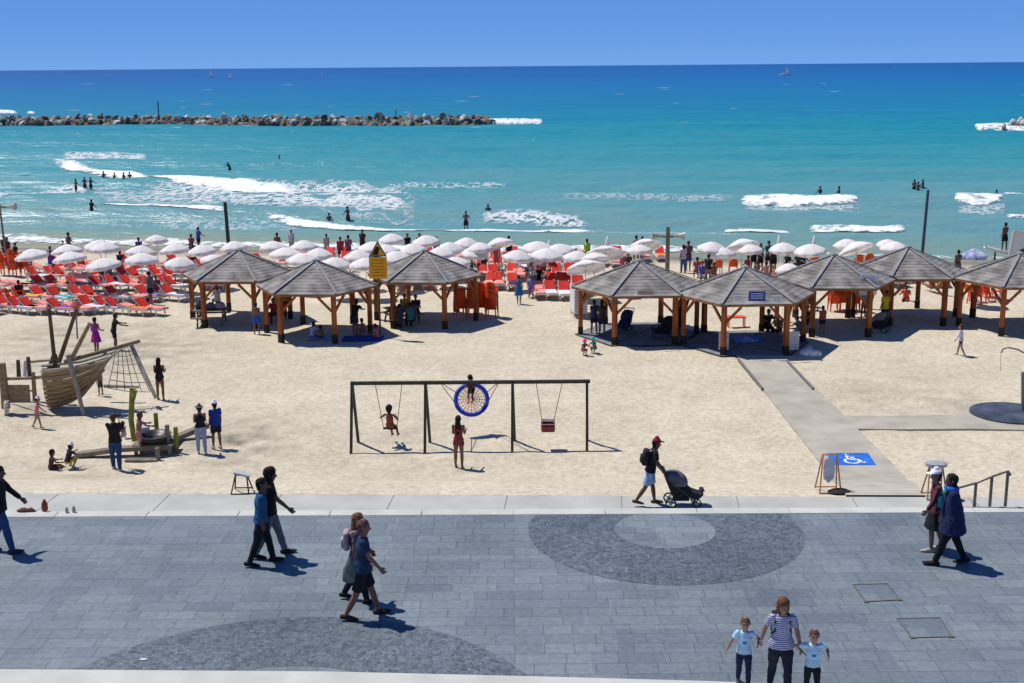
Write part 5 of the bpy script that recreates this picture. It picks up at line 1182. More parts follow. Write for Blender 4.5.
def body_mesh(J, f, det, fem, fat):
    b = MB(); X = Vector((1, 0, 0)); up, fw, P = J['up'], J['fw'], J['pel']; g = f
    hipw = .165*(1.04 if fem else 1)*fat; ww = (.118 if fem else .14)*fat; cw = (.145 if fem else .168)*(1+.5*(fat-1))
    ring_loft(b, [(P-up*.07+fw*0, X*(hipw*.8), fw*.10), (P+up*.0, X*hipw, fw*(.115*fat)), (J['wai'], X*ww, fw*(.092*fat)+fw*0), (J['che'], X*cw, fw*.115), (J['sho'], X*.125, fw*.075), (J['neck']-up*.01, X*.058, fw*.058), (J['neck']+J['hu']*.06, X*.055, J['hf']*.058)], 16)
    for s in (-1, 1):
        limb(b, J['hip', s]+X*s*-.012, J['knee', s], .080*fat**.7, .056, mid=.086*fat**.7); limb(b, J['knee', s], J['ank', s], .057, .036, mid=.060)
        fd = J['fdir', s]; an = J['ank', s]; fu = X.cross(fd); sole = an-Vector((0, 0, 0))-fu*.038
        ring_loft(b, [(sole-fd*.05+fu*.012, X*.034, fu*.036), (sole+fd*.03+fu*.012, X*.04, fu*.038), (sole+fd*.12-fu*.004, X*.046, fu*.024), (sole+fd*.175-fu*.008, X*.036, fu*.016)], 10)
        limb(b, J['sh', s], J['el', s], .052*(1 if not fem else .88), .038, mid=.05*(1 if not fem else .85)); limb(b, J['el', s], J['wr', s], .040, .027, mid=.040)
        d = (J['wr', s]-J['el', s]).normalized(); side = X-d*X.dot(d)
        side = side.normalized() if side.length > .2 else Vector((0, 1, 0)); pal = d.cross(side)
        pw = pal  # palm spreads fore-aft, thumb forward
        h0 = J['wr', s]; inn = -X*s
        inn = (inn-d*inn.dot(d)); inn = inn.normalized() if inn.length > .1 else pal
        spr = d.cross(inn).normalized()
        if spr.y < 0: spr = -spr
        ring_loft(b, [(h0-d*.01, spr*.027, inn*.018), (h0+d*.04, spr*.041, inn*.016), (h0+d*.085, spr*.042, inn*.014)], 10)
        if det:
            for k, (o_, ln) in enumerate(((.032, .068), (.011, .078), (-.011, .073), (-.031, .057))):
                p0 = h0+d*.08+spr*o_; p1 = p0+d*ln*.5+inn*.008+spr*o_*.15; p2 = p1+d*ln*.4+inn*.022
                limb(b, p0, p1, .0095, .0088); limb(b, p1, p2, .0088, .0075)
            p0 = h0+d*.02+spr*.03; p1 = p0+d*.035+spr*.026+inn*.01; p2 = p1+d*.032+spr*.006+inn*.012; limb(b, p0, p1, .013, .011); limb(b, p1, p2, .011, .009)
        else:
            limb(b, h0+d*.08, h0+d*.15+inn*.02, .02, .014); limb(b, h0+d*.02+spr*.03, h0+d*.07+spr*.055, .013, .01)
    H, hu, hf = J['head'], J['hu']*J['hs'], J['hf']*J['hs']; X = X*J['hs']
    ring_loft(b, [(H-hu*.105+hf*.03, X*.035, hf*.035), (H-hu*.07+hf*.022, X*.055, hf*.066), (H-hu*.02+hf*.008, X*.071, hf*.088), (H+hu*.04, X*.076, hf*.096), (H+hu*.085, X*.060, hf*.075), (H+hu*.108, X*.03, hf*.04)], 16)
    limb(b, H-hu*.0+hf*.088, H-hu*.035+hf*.112, .010, .015)      # nose
    for s in (-1, 1): ring_loft(b, [(H+X*s*.066-hu*.005, hu*.026, hf*.014), (H+X*s*.088-hu*.0-hf*.008, hu*.03, hf*.018)], 8)
    if det: limb(b, H-hu*.06+X*-.02+hf*.082, H-hu*.06+X*.02+hf*.082, .010, .010)
    return b
def person(loc, hgt, face, po, top=None, bot=None, hair=('short', (.03, .018, .012)), shoes=None, hat=None, skin=(.36, .19, .12), lab='', fem=False, fat=1.0, vox=None, px_h=None, **kw):
    po = dict(POSES[po] if isinstance(po, str) else po); po.update(kw.pop('adj', {})); po.setdefault('hs', 1.08 if hgt > 1.45 else (1.22 if hgt > 1.2 else 1.38)); J = skeleton(po); sc_ = hgt/(1.75 if hgt > 1.2 else 1.80)
    det = vox is None or vox < .011; vox = vox or .0085; child = hgt < 1.35
    cat = 'child' if child else 'person'
    skin = tuple(c*.62 for c in skin); sm = mat('skin_%.2f' % skin[0], skin, .6, .06, 6)
    b = body_mesh(J, 1, det, fem, fat)
    if child:                     # bigger head for children
        pass
    root = b.build('person', sm, None, smooth=True); root.location = loc; root.rotation_euler = (0, 0, rad(face)); root.scale = (sc_,)*3
    if det:
        for m in (mat('eye_dark', (.02, .015, .012), .4), mat('lip_red', (.30, .10, .08), .6)): root.data.materials.append(m)
    PENDING.append((root, vox, 2, (J['head'].copy(), J['hu'].copy(), J['hf'].copy(), J['hs']) if det else None))
    tag(root, lab, cat, kw.get('group'))
    X = Vector((1, 0, 0)); up, fw, P = J['up'], J['fw'], J['pel']; gv = max(vox, .010); ex = .014 if gv < .015 else .02
    hipw = .165*(1.04 if fem else 1)*fat; ww = (.118 if fem else .14)*fat; cw = (.145 if fem else .168)*(1+.5*(fat-1))
    def child_(nm, bb, m, v=None, it=2): o = bb.build(nm, m, root, smooth=True); PENDING.append((o, v or gv, it, None)); return o
    def cm(c, nm): 
        return c if isinstance(c, bpy.types.Material) else mat('%s_%02d%02d%02d' % (nm, c[0]*99, c[1]*99, c[2]*99), c, .9, .1, 12, .4, 14)
    if top:
        kind, c = top; m = cm(c, 'cloth'); bb = MB(); e2 = ex*(1.0 if kind != 'coat' else 2.6)
        if kind in ('tee', 'long', 'tank', 'coat', 'dress'):
            low = {'tee': -.06, 'long': -.06, 'tank': .02, 'coat': -.26, 'dress': -.08}[kind]
            secs = [(P+up*low, X*(hipw*1.04+e2*2.1), fw*(.115*fat+e2*2)), (P+up*.04, X*(hipw*1.0+e2*1.4), fw*(.115*fat+e2)), (J['wai'], X*(ww+e2*1.5), fw*(.092*fat+e2*1.5)), (J['che'], X*(cw+e2), fw*(.115+e2)), (J['sho']-up*.005, X*(.135+e2*.6), fw*(.078+e2)), (J['sho']+up*.035, X*.075, fw*.065)]
            if kind in ('tank', 'dress'): secs = secs[:4]+[(J['sho']-up*.03, X*(.12+e2*.4), fw*(.075+e2)), (J['sho']+up*.02, X*.085, fw*.066)]
            ring_loft(bb, secs, 16, False, False)
            if kind in ('tee', 'long', 'coat'):
                for s in (-1, 1):
                    f_ = 1 if kind != 'tee' else .62
                    limb(bb, J['sh', s], J['sh', s].lerp(J['el', s], f_), .054+e2, .046+e2*(1.5 if kind == 'tee' else 1), True, kind != 'tee')
                    if kind != 'tee': limb(bb, J['el', s], J['el', s].lerp(J['wr', s], kw.get('sleeve', .93)), .044+e2, .032+e2, True, False)
            if kind == 'dress':
                a = (J['knee', -1]+J['knee', 1])/2; k0 = P-up*.04
                ring_loft(bb, [(P+up*.05, X*(hipw+.015), fw*(.12+.01)), (k0.lerp(a, .3), X*(hipw+.06), fw*(.17)), (k0.lerp(a, .9), X*(hipw+.12), fw*.22)], 14, True, False)
        elif kind == 'bikini':
            ring_loft(bb, [(J['che']-up*.05, X*(cw+.012), fw*(.118+.012)), (J['che']+up*.05, X*(cw+.008), fw*(.115+.010))], 14, False, False)
        elif kind == 'swimsuit':
            ring_loft(bb, [(P-up*.075, X*(hipw*.78+.012), fw*(.105+.01)), (P+up*.0, X*(hipw+.011), fw*(.115+.012)), (J['wai'], X*(ww+.013), fw*(.092+.013)), (J['che'], X*(cw+.012), fw*(.115+.012)), (J['che']+up*.06, X*(cw*.93), fw*(.11))], 16, True, False)
        child_({'tee': 'shirt', 'long': 'shirt', 'tank': 'top', 'coat': 'coat', 'dress': 'dress', 'bikini': 'bikini_top', 'swimsuit': 'swimsuit'}[kind], bb, m)
    if bot:
        kind, c = bot; m = cm(c, 'cloth'); bb = MB()
        if kind in ('pants', 'shorts', 'briefs', 'capri'):
            ring_loft(bb, [(P-up*.075, X*(hipw*.82+ex), fw*(.10+ex)), (P+up*.0, X*(hipw+ex*.8), fw*(.115*fat+ex*.8)), (P+up*(.09 if kind != 'briefs' else .02), X*((hipw+ww)/2+ex*.6), fw*(.10*fat+ex*.6))], 16, True, False)
            if kind != 'briefs':
                for s in (-1, 1):
                    f_ = {'pants': 1, 'capri': 1, 'shorts': kw.get('short', .72)}[kind]
                    limb(bb, J['hip', s], J['hip', s].lerp(J['knee', s], f_), .080*fat**.7+ex, (.062+ex*.9 if kind != 'shorts' else .085+ex), True, kind != 'shorts', mid=.09*fat**.7+ex)
                    if kind in ('pants', 'capri'): limb(bb, J['knee', s], J['knee', s].lerp(J['ank', s], .97 if kind == 'pants' else .6), .062+ex, .044+ex, True, False, mid=.062+ex*.7)
        elif kind == 'skirt':
            a = (J['knee', -1]+J['knee', 1])/2; ring_loft(bb, [(P+up*.1, X*((hipw+ww)/2+.012), fw*.11), (P, X*(hipw+.02), fw*.14), (P.lerp(a, .5), X*(hipw+.06), fw*.19), (P.lerp(a, kw.get('short', 1.0)), X*(hipw+.09), fw*.22)], 16, False, False)
        child_({'pants': 'trousers', 'capri': 'trousers', 'shorts': 'shorts', 'briefs': 'swim_briefs', 'skirt': 'skirt'}[kind], bb, m)
    if shoes:
        for s in (-1, 1):
            bb = MB(); fd = J['fdir', s]; fu = X.cross(fd); sole = J['ank', s]-fu*.042
            ring_loft(bb, [(sole-fd*.06+fu*.01, X*.042, fu*.046), (sole+fd*.03+fu*.01, X*.048, fu*.048), (sole+fd*.13-fu*.002, X*.054, fu*.036), (sole+fd*.20-fu*.006, X*.04, fu*.024)], 10)
            child_('shoe', bb, cm(shoes, 'shoe'), gv)
    H, hu, hf = J['head'], J['hu']*J['hs'], J['hf']*J['hs']; X = X*J['hs']
    if hair:
        kind, c = hair; m = cm(c, 'hair'); bb = MB()
        if kind != 'bald':
            k = {'short': 1, 'long': 1.04, 'puffy': 1.16, 'bun': 1.03, 'afro': 1.3}[kind]
            ring_loft(bb, [(H-hf*.035-hu*.065, X*.058*k, hf*.055*k), (H-hf*.026-hu*.01, X*.082*k, hf*.082*k), (H-hf*.014+hu*.05, X*.088*k, hf*.098*k), (H-hf*.006+hu*.09*k, X*.07*k, hf*.085*k), (H+hu*.122*k, X*.035*k, hf*.045*k)], 14, True, False)
            if kind == 'long':
                Lh = kw.get('hairlen', .34); ring_loft(bb, [(H-hf*.05+hu*.02, X*.082, hf*.06), (H-hf*.075-hu*.1, X*.088, hf*.05), (J['neck']-fw*.075-up*.10, X*.095, fw*.04), (J['neck']-fw*.105-up*Lh, X*.06, fw*.022)], 12)
            if kind == 'puffy': ring_loft(bb, [(H-hf*.03+hu*.04, X*.10, hf*.08), (H-hf*.03-hu*.09, X*.105, hf*.07)], 12)
            if kind == 'bun': ring_loft(bb, [(H-hf*.09+hu*.05, X*.04, hu*.04), (H-hf*.14+hu*.07, X*.035, hu*.035)], 10)
            child_('hair', bb, m, gv)
    if hat:
        kind, c = hat; bb = MB()
        ring_loft(bb, [(H+hu*.045, X*.092, hf*.108), (H+hu*.09, X*.088, hf*.10), (H+hu*.135, X*.05, hf*.06)], 16, False, True)
        if kind == 'cap': ring_loft(bb, [(H+hu*.06+hf*.04, X*.085, hu*.011), (H+hu*.052+hf*.13, X*.075, hu*.011), (H+hu*.045+hf*.18, X*.05, hu*.010)], 14)
        else: ring_loft(bb, [(H+hu*.055, X*.15, hf*.165), (H+hu*.072, X*.14, hf*.155)], 18, False, False)
        child_('cap' if kind == 'cap' else 'sun_hat', bb, cm(c, 'hat'), min(gv, .011))
    for nm, fn in kw.get('extra', []): bb = MB(); fn(bb, J); child_(nm, bb, cm(kw['extrac'], 'extra'), gv)
    root['_h'] = 0; del root['_h']
    PJ = J; M_ = Matrix.Translation(loc) @ Matrix.Rotation(rad(face), 4, 'Z') @ Matrix.Scale(sc_, 4)
    return root, J, M_
def on(px, py, z=None): return (un(px, py, z) if z is not None else gs(px, py)+Vector((0, 0, .0)))
DKS = (.20, .10, .065); TAN = (.36, .19, .12); PALE = (.50, .31, .22); BLK = (.012, .012, .015); NAVY = (.012, .018, .06)
HB = ('short', (.012, .009, .008)); HBR = ('short', (.07, .03, .015)); HL = ('long', (.015, .009, .006))
SH = (.02, .018, .016)
# ---- promenade
person(on(263, 564, 0), 1.76, -82, 'walk', ('long', (.012, .085, .19)), ('pants', BLK), HB, SH, skin=DKS, lab='man in teal blue shirt and dark trousers walking beside a taller man', sleeve=.6, adj=dict(sh=(2, -6), el=(8, 12)))
person(on(272, 556, 0), 1.84, -84, dict(POSES['stride'], sh=(-10, 34), el=(8, 12)), ('tee', (.012, .012, .012)), ('pants', (.16, .15, .17)), ('puffy', (.01, .008, .007)), SH, skin=DKS, lab='tall man in black t-shirt and grey trousers striding with one arm forward')
mR, mJ, mM = person(on(364, 617, 0), 1.82, -86, dict(POSES['stride'], sh=(0, 22), el=(15, 18)), ('tee', (.014, .032, .08)), ('shorts', (.015, .015, .013)), ('short', (.10, .05, .04)), (.05, .03, .02), skin=(.34, .16, .11), lab='man in navy t-shirt and black shorts striding past the cobbled circle', fat=1.1, short=.86)
wR, wJ, wM = person(on(358, 601, 0), 1.68, -88, 'walk2', ('tee', (.10, .07, .11)), ('pants', BLK), ('long', (.17, .085, .04)), SH, skin=TAN, lab='woman with long light brown hair walking half hidden behind the man in shorts', fem=True, hairlen=.25)
person(on(4, 552, 0), 1.80, -78, dict(POSES['walk2'], sh=(34, -10), el=(8, 10)), ('long', (.012, .012, .014)), ('pants', (.02, .07, .17)), HB, (.05, .05, .06), skin=DKS, lab='man in black top and blue jeans at the left border, arm out to the right')
cR, cJ, cM = person(on(949, 564, 0), 1.84, 78, dict(POSES['walk'], sh=(-2, 4), el=(14, 12), th=(20, -14)), ('coat', (.012, .018, .07)), ('pants', (.01, .01, .012)), HB, SH, skin=DKS, lab='person in big navy coat and black trousers walking to the left at the right', fat=1.5)
def stripes(nm, c1, c2, sc, axis='X'):
    m = mat(nm, c1, .9); n = m.node_tree.nodes; l = m.node_tree.links; wv = n.new('ShaderNodeTexWave'); wv.bands_direction = axis; wv.inputs['Scale'].default_value = sc; wv.inputs['Distortion'].default_value = .4
    tc = [q for q in n if q.type == 'TEX_COORD'][0]; l.new(tc.outputs['Object'], wv.inputs[0]); r = n.new('ShaderNodeValToRGB'); r.color_ramp.interpolation = 'CONSTANT'; r.color_ramp.elements[0].color = (*c1, 1); r.color_ramp.elements[1].position = .5; r.color_ramp.elements[1].color = (*c2, 1)
    l.new(wv.outputs[0], r.inputs[0]); l.new(r.outputs[0], n['Principled BSDF'].inputs['Base Color']); return m
ms = stripes('scarf_stripes', (.25, .05, .03), (.03, .02, .05), 7, 'X')
sR, sJ, sM = person(on(934, 550, 0), 1.66, 84, dict(POSES['walk2'], th=(14, -10)), ('long', ms), ('skirt', (.014, .016, .012)), ('short', (.03, .015, .01)), (.35, .33, .30), ('cap', (.75, .75, .76)), skin=(.42, .24, .17), lab='woman in white cap, striped shawl and black skirt beside the person in navy coat', fem=True, short=.92, fat=1.15)
# scarf, collar patch
def strap_thing(name, M_, pts, r, m, lab, cat, flat=None):
    b = MB(); P = [M_ @ Vector(p) for p in pts]; o_ = P[0].copy(); b.tube([p-o_ for p in P], r, 8); o = b.build(name, m, smooth=True); o.location = o_; tag(o, lab, cat); return o
hh = cJ['neck']
b = MB(); b.tube([Vector(hh)+Vector((.10*math.cos(a), .085*math.sin(a)+.01, -.0)) for a in np.linspace(0, 6.28, 17)], .05, 8, cap=False); b.build('collar', mat('collar_blue', (.01, .10, .42), .8), cR, smooth=True)
b = MB(); b.tube([Vector(hh)+Vector((-.06, .13, -.03)), Vector(hh)+Vector((-.10, .19, -.18)), Vector(hh)+Vector((-.10, .20, -.34))], .045, 8); b.build('scarf', mat('scarf_green', (.02, .30, .14), .9, .5, 9, color2=(.02, .15, .42)), cR, smooth=True)
# woman with two boys
strp = stripes('tee_stripes', (.50, .48, .58), (.12, .12, .25), 8.5, 'Z')
wp = un(779, 694, 0); wp = Vector((wp.x, wp.y, .012))
lb = un(743, 685, 0); rb = un(811, 699, 0)
def toL(loc, face, sc_, P): return (Matrix.Translation(loc) @ Matrix.Rotation(rad(face), 4, 'Z') @ Matrix.Scale(sc_, 4)).inverted() @ P
hA = pv(760, 642, (wp.y+lb.y)/2); hB = pv(801, 650, (wp.y+rb.y)/2)     # the two joined hands
f_w, s_w = 178, 1.57/1.75
person(wp, 1.57, f_w, dict(POSES['walk2'], th=(14, -14), handR=toL(wp, f_w, s_w, hA), handL=toL(wp, f_w, s_w, hB)), ('tee', strp), ('pants', (.015, .015, .03)), ('puffy', (.13, .05, .022)), SH, skin=(.42, .22, .15), lab='woman in striped t-shirt walking between two boys and holding their hands', fem=True, fat=1.18)
skb = (.42, .62, .74)
f_l, s_l = 172, 1.12/1.75; lz = Vector((lb.x, lb.y, .005))
person(lz, 1.12, f_l, dict(POSES['walk'], th=(10, -8), kn=(4, 12), handL=toL(lz, f_l, s_l, hA+Vector((-.02, 0, -.02))), handR=toL(lz, f_l, s_l, pv(723, 654, lz.y))), ('tee', skb), ('pants', NAVY), ('short', (.13, .06, .03)), (.05, .04, .04), skin=(.52, .30, .22), lab='boy in pale blue t-shirt left of the woman, his free arm held out')
f_r, s_r = 176, 1.12/1.75; rz_ = Vector((rb.x, rb.y, .012))
person(rz_, 1.12, f_r, dict(POSES['walk2'], th=(10, -8), handR=toL(rz_, f_r, s_r, hB+Vector((.03, 0, -.02))), handL=toL(rz_, f_r, s_r, pv(829, 655, rz_.y-.1))), ('tee', mat('boy_tee', (.42, .62, .74), .9, .1, 5)), ('pants', BLK), ('short', (.10, .05, .03)), (.05, .04, .04), skin=(.52, .30, .22), lab='boy in pale blue t-shirt right of the woman, looking down, arm bent outwards')
for b_, c_ in (([c for c in bpy.data.objects if c.get('label', '').startswith('boy in pale blue t-shirt left')][0], 1), ([c for c in bpy.data.objects if c.get('label', '').startswith('boy in pale blue t-shirt right')][0], 2)):
    bb = MB(); bb.lathe((0, .128, 1.20+0*c_), [(.01, -.05), (.06, -.03), (.065, .03), (.02, .05)], 10, sy=.35); bb.build('shirt_print', mat('print_blue', (.03, .22, .45), .8), b_)
    bb = MB(); bb.box((0, .095, 1.645), (.15, .03, .028)) if c_ == 1 else None
    if c_ == 1: bb.build('sunglasses', mat('glass_dark', (.01, .01, .01), .2), b_)
# bags
P = un(354, 600, 0)
Mb = mM; b = MB(); c = Vector((.12, -.20, .84)); b.lathe((0, 0, 0), [(.08, -.15), (.13, -.12), (.12, .08), (.07, .16), (.02, .3)], 12, sx=.5, sy=1.0); o = b.build('shoulder_bag', mat('bag_olive', (.11, .14, .12), .8, .3, 5), smooth=True); o.matrix_world = Mb @ Matrix.Translation(c); tag(o, 'grey green shoulder bag hanging at the hip of the man in shorts', 'bag')
strap_thing('bag_strap', Mb, [(-.02, -.13, 1.0), (-.05, -.14, 1.25), (-.02, .03, 1.50), (.06, .14, 1.25)], .012, MAT['bag_olive'], 'strap of the grey green bag across the chest of the man in shorts', 'strap') if False else None
def backpack(M_, c, w_, d_, h_, m, lab, straps=True):
    e = empty('backpack', (0, 0, 0)); e.matrix_world = M_ @ Matrix.Translation(c)
    b = MB(); b.box((0, 0, 0), (w_, d_, h_)); b.build('bag_body', m, e, smooth=True, bevel=.05); b = MB(); b.box((0, -d_*.6, -h_*.12), (w_*.75, d_*.35, h_*.5)); b.build('pocket', m, e, smooth=True, bevel=.03)
    if straps:
        for s in (-1, 1): b = MB(); b.tube([(s*.1, .07, h_*.4), (s*.115, .16, h_*.55), (s*.12, .29, h_*.3), (s*.13, .31, -.02), (s*.16, .2, -h_*.35), (s*.14, .08, -h_*.4)], .02, 6); b.build('strap', m, e)
    tag(e, lab, 'backpack')
backpack(wM, (0, -.17, 1.24), .28, .13, .38, mat('pack_pink', (.24, .09, .11), .8, .4, 4, color2=(.5, .5, .5)), 'pink and white backpack on the woman behind the man in shorts')
ww_ = Matrix.Translation(wp) @ Matrix.Rotation(rad(178), 4, 'Z') @ Matrix.Scale(1.57/1.75, 4)
backpack(ww_, (0, -.2, 1.24), .3, .14, .4, mat('pack_black', (.014, .014, .018), .8), 'dark backpack worn by the woman holding two boys by the hand')
# man with the pushchair
pc = un(650, 504.5, Z_WALK)
hL = PC+Vector((-.50, 0, .97)); f_p = -88; s_p = 1.70/1.75
pp = Vector((pc.x, pc.y, Z_WALK)); hz = .90
sR_, sJ_, sM_ = person(pp, 1.70, f_p, dict(POSES['walk'], lean=12, th=(10, -20), kn=(2, 14), handR=toL(pp, f_p, s_p, Vector((PC.x-.46, pc.y-.2, Z_WALK+.93))), handL=toL(pp, f_p, s_p, Vector((PC.x-.46, pc.y+.2, Z_WALK+.93)))), ('tee', (.012, .014, .02)), ('shorts', mat('shorts_blue', (.05, .22, .55), .8, .6, 6, color2=(.45, .55, .62))), HB, (.10, .06, .03), ('cap', (.22, .02, .02)), skin=DKS, lab='man in red cap and blue shorts pushing the black pushchair', short=.85)
backpack(sM_ @ Matrix.Translation(sJ_['che']) @ Matrix.Rotation(rad(-12), 4, 'X'), (0, -.20, -.06), .3, .16, .42, MAT['pack_black'], 'black backpack on the man pushing the pushchair', True)
# ---- sand, middle distance
v2 = .012
r_, J_, M_m = person(on(117, 470), 1.82, 8, dict(POSES['stand'], th=(10, -12), handR=(.20, .28, 1.15), handL=(.05, .30, 1.12)), ('tee', BLK), ('pants', (.02, .05, .14)), HBR, (.5, .5, .5), skin=TAN, lab='man in black t-shirt and jeans holding a toddler, seen from behind', vox=v2)
cc = M_m @ Vector((.24, .22, .98)); person(cc, .88, 60, dict(POSES['sit'], pz=.12, ab=14), ('tee', (.5, .32, .36)), ('pants', (.45, .42, .44)), HBR, skin=PALE, lab='toddler in pale pink carried on the arm of the man in jeans', vox=v2)
person(on(217, 448), 1.58, 35, 'stand', ('tee', (.010, .04, .28)), ('shorts', (.014, .014, .03)), HB, (.5, .4, .33), ('cap', (.72, .72, .75)), skin=(.28, .14, .085), lab='man in royal blue shirt and white cap standing by the play table', fat=1.12, vox=v2)
person(on(202, 453), 1.60, 18, 'phone', ('tank', BLK), ('pants', (.22, .30, .46)), HB, (.5, .5, .5), ('sun', (.10, .10, .09)), skin=(.34, .17, .11), lab='woman in black top, pale jeans and grey hat beside the man in blue', fem=True, fat=1.12, vox=v2)
person(on(161, 400), 1.62, 5, 'phone', ('swimsuit', BLK), None, HL, skin=(.32, .15, .09), lab='woman in black swimsuit with long dark hair standing right of the play ship', fem=True, fat=1.08, vox=v2)
person(on(459, 467.5), 1.66, -8, 'phone', ('swimsuit', (.19, .03, .04)), ('shorts', (.17, .03, .035)), HL, skin=(.27, .10, .065), lab='girl with long dark hair and reddish swimwear standing before the swings', fem=True, vox=v2, hairlen=.34, short=.3)
# shorten her dress: worn as a swimsuit wrap
sp = SEAT+Vector((0, 0, .02)); f_s = -14; s_s = 1.42/1.75
person(sp, 1.42, f_s, dict(POSES['swing'], pz=.09, handL=toL(sp, f_s, s_s, SEAT+Vector((-.21, 0, .42))), handR=toL(sp, f_s, s_s, SEAT+Vector((.21, 0, .42)))), ('tank', (.24, .06, .04)), ('shorts', (.25, .07, .05)), ('afro', (.012, .008, .006)), skin=(.26, .11, .07), lab='girl with long dark hair sitting on the swing in the left bay', fem=True, vox=v2, hairlen=.34)
dp = C_+vD*.42+nrm_d*(-.08)
person(dp+Vector((0, .0, -.02)), 1.15, 170, dict(POSES['ground'], pz=.05, th=(60, 55), kn=(50, 60), lean=24, nod=30), ('tank', (.10, .025, .02)), ('shorts', (.05, .02, .02)), ('puffy', (.012, .008, .006)), skin=(.22, .09, .05), lab='child with dark hair riding at the top edge of the nest swing', vox=v2)
person(on(38, 428), 1.12, -70, 'walk2', ('swimsuit', (.62, .16, .26)), None, HBR, None, ('cap', (.70, .66, .66)), skin=PALE, lab='small child in pink swimsuit and white cap walking towards the play ship', vox=v2, adj=dict(sh=(50, 30), lean=10))
person(on(57, 408), 1.12, 20, 'armsup', None, ('shorts', (.45, .27, .25)), ('long', (.05, .02, .012)), skin=(.30, .13, .08), lab='child in pale shorts reaching up at the side of the ship hull', vox=v2, hairlen=.12)
person(on(101, 395.5), 1.0, 60, 'stand', None, ('shorts', (.04, .07, .04)), HBR, skin=(.38, .19, .12), lab='child in dark green shorts standing beneath the bow of the play ship', vox=v2)
person(on(97, 352), 1.55, -20, 'relax', ('dress', mat('dress_pink', (.65, .02, .16), .8, .8, 3.5, color2=(.03, .02, .35))), None, ('bun', (.03, .015, .01)), skin=(.32, .16, .1), lab='girl in a bright pink and blue dress walking behind the play ship', fem=True, vox=v2)
person(on(115, 349.5), 1.62, -60, 'bend', ('tee', (.02, .022, .025)), ('shorts', (.02, .02, .07)), HB, skin=(.34, .18, .12), lab='boy in black shirt and dark shorts bending behind the play ship', vox=v2, adj=dict(lean=12))
person(on(51, 469), 1.15, -60, 'ground', ('tank', (.05, .03, .03)), ('shorts', (.06, .025, .02)), HB, skin=(.26, .12, .08), lab='dark haired child sitting on the sand at the lower left', vox=v2)
person(on(68, 468.5), 1.15, -40, 'squat', ('tee', (.02, .02, .03)), ('shorts', (.55, .42, .02)), HB, None, ('cap', (.7, .7, .72)), skin=(.36, .19, .12), lab='child in white cap and yellow shorts crouching next to the seated child', vox=v2)
person(on(140, 455), 1.40, -50, 'bend', None, ('shorts', mat('floral_shorts', (.5, .34, .3), .8, .5, 12, color2=(.4, .08, .07))), HBR, skin=(.34, .17, .10), lab='bare chested boy in floral shorts bending over the play table', vox=v2, adj=dict(lean=10))
person(on(960, 355.5), 1.32, 60, 'walk2', ('long', (.62, .58, .68)), ('shorts', (.16, .02, .08)), HBR, skin=(.50, .30, .22), lab='girl in white top and dark red shorts walking on the sand at the right', fem=True, vox=v2, short=.4)
person(on(583, 354.5), 1.0, -150, 'squat', ('tee', (.10, .05, .05)), ('shorts', (.4, .05, .1)), HBR, None, ('sun', (.75, .03, .22)), skin=(.42, .24, .17), lab='toddler in a bright pink hat crouching on the sand', vox=v2)
person(on(595, 352.5), 1.0, 140, 'squat', ('tee', (.02, .28, .24)), ('shorts', (.02, .25, .22)), HBR, None, ('sun', (.03, .36, .30)), skin=(.42, .24, .17), lab='toddler in teal clothes and hat crouching next to the pink hat', vox=v2)
# ---- beach, far
v3 = .02
def far(px, py, h, face, po, top, bot, lab, hair=HB, skin=TAN, z=None, **k): return person(on(px, py, z), h, face, po, top, bot, hair, None, k.pop('hat', None), skin, lab=lab, vox=v3, **k)
far(257, 334, 1.5, 20, 'stand', None, ('shorts', (.02, .10, .45)), 'bare chested boy in bright blue shorts standing at the second hut')
far(312, 337, 1.3, -30, 'cross', ('tee', (.5, .55, .65)), ('shorts', (.05, .12, .4)), 'child in white and blue sitting under the second hut')
far(322, 338, 1.1, 40, 'cross', ('tank', (.25, .14, .04)), ('shorts', (.05, .05, .06)), 'smaller child in brown sitting beside the child in white and blue')
far(355, 335, 1.7, -20, 'bend', ('tee', BLK), ('shorts', (.03, .03, .04)), 'person in black stooping in the shade of the second hut')
far(364, 336, 1.2, 40, 'squat', ('tank', (.35, .07, .07)), ('shorts', (.3, .08, .08)), 'child in red crouching beside the stooping person')
far(378, 337.5, 1.2, 70, 'cross', ('tee', (.55, .12, .15)), ('shorts', (.4, .1, .1)), 'child in pink sitting beside the pole of the warning sign')
far(274, 322, 1.6, 160, 'sit', ('tee', (.35, .02, .015)), ('pants', (.1, .02, .02)), 'person in red sitting between the first two huts, on the left'); far(283, 321, 1.6, 170, 'sit', ('tee', (.4, .03, .02)), ('pants', (.12, .02, .02)), 'person in red sitting between the first two huts, on the right')
far(288, 318, 1.7, 180, 'stand', ('tee', (.55, .42, .03)), ('pants', BLK), 'person in yellow top standing in the back of the second hut')
for i, (px, py, rz, tp, bt, lab) in enumerate([(393, 328, -20, BLK, BLK, 'person in black sitting at the picnic table, left end'), (400, 329.5, 15, (.03, .03, .035), NAVY, 'second person in black sitting at the near side of the picnic table'), (405, 318, 180, (.50, .42, .05), BLK, 'person in yellow sitting across the picnic table'), (411, 328, 20, (.02, .12, .14), BLK, 'person in dark teal sitting at the right end of the picnic table'), (416, 319, 190, (.05, .04, .05), NAVY, 'person in dark clothes on the far right of the picnic table')]):
    far(px, py, 1.65, rz, 'sit', ('tee', tp), ('pants', bt), lab)
far(602, 336, 1.68, -10, 'stand', ('tee', (.05, .035, .03)), ('shorts', (.014, .016, .05)), 'woman in dark clothes standing by the left front post of the fourth hut', fem=True, hair=HL)
far(594, 334, 1.6, 30, 'relax', ('tee', (.05, .05, .12)), ('shorts', NAVY), 'second person in navy standing at the left edge of the fourth hut')
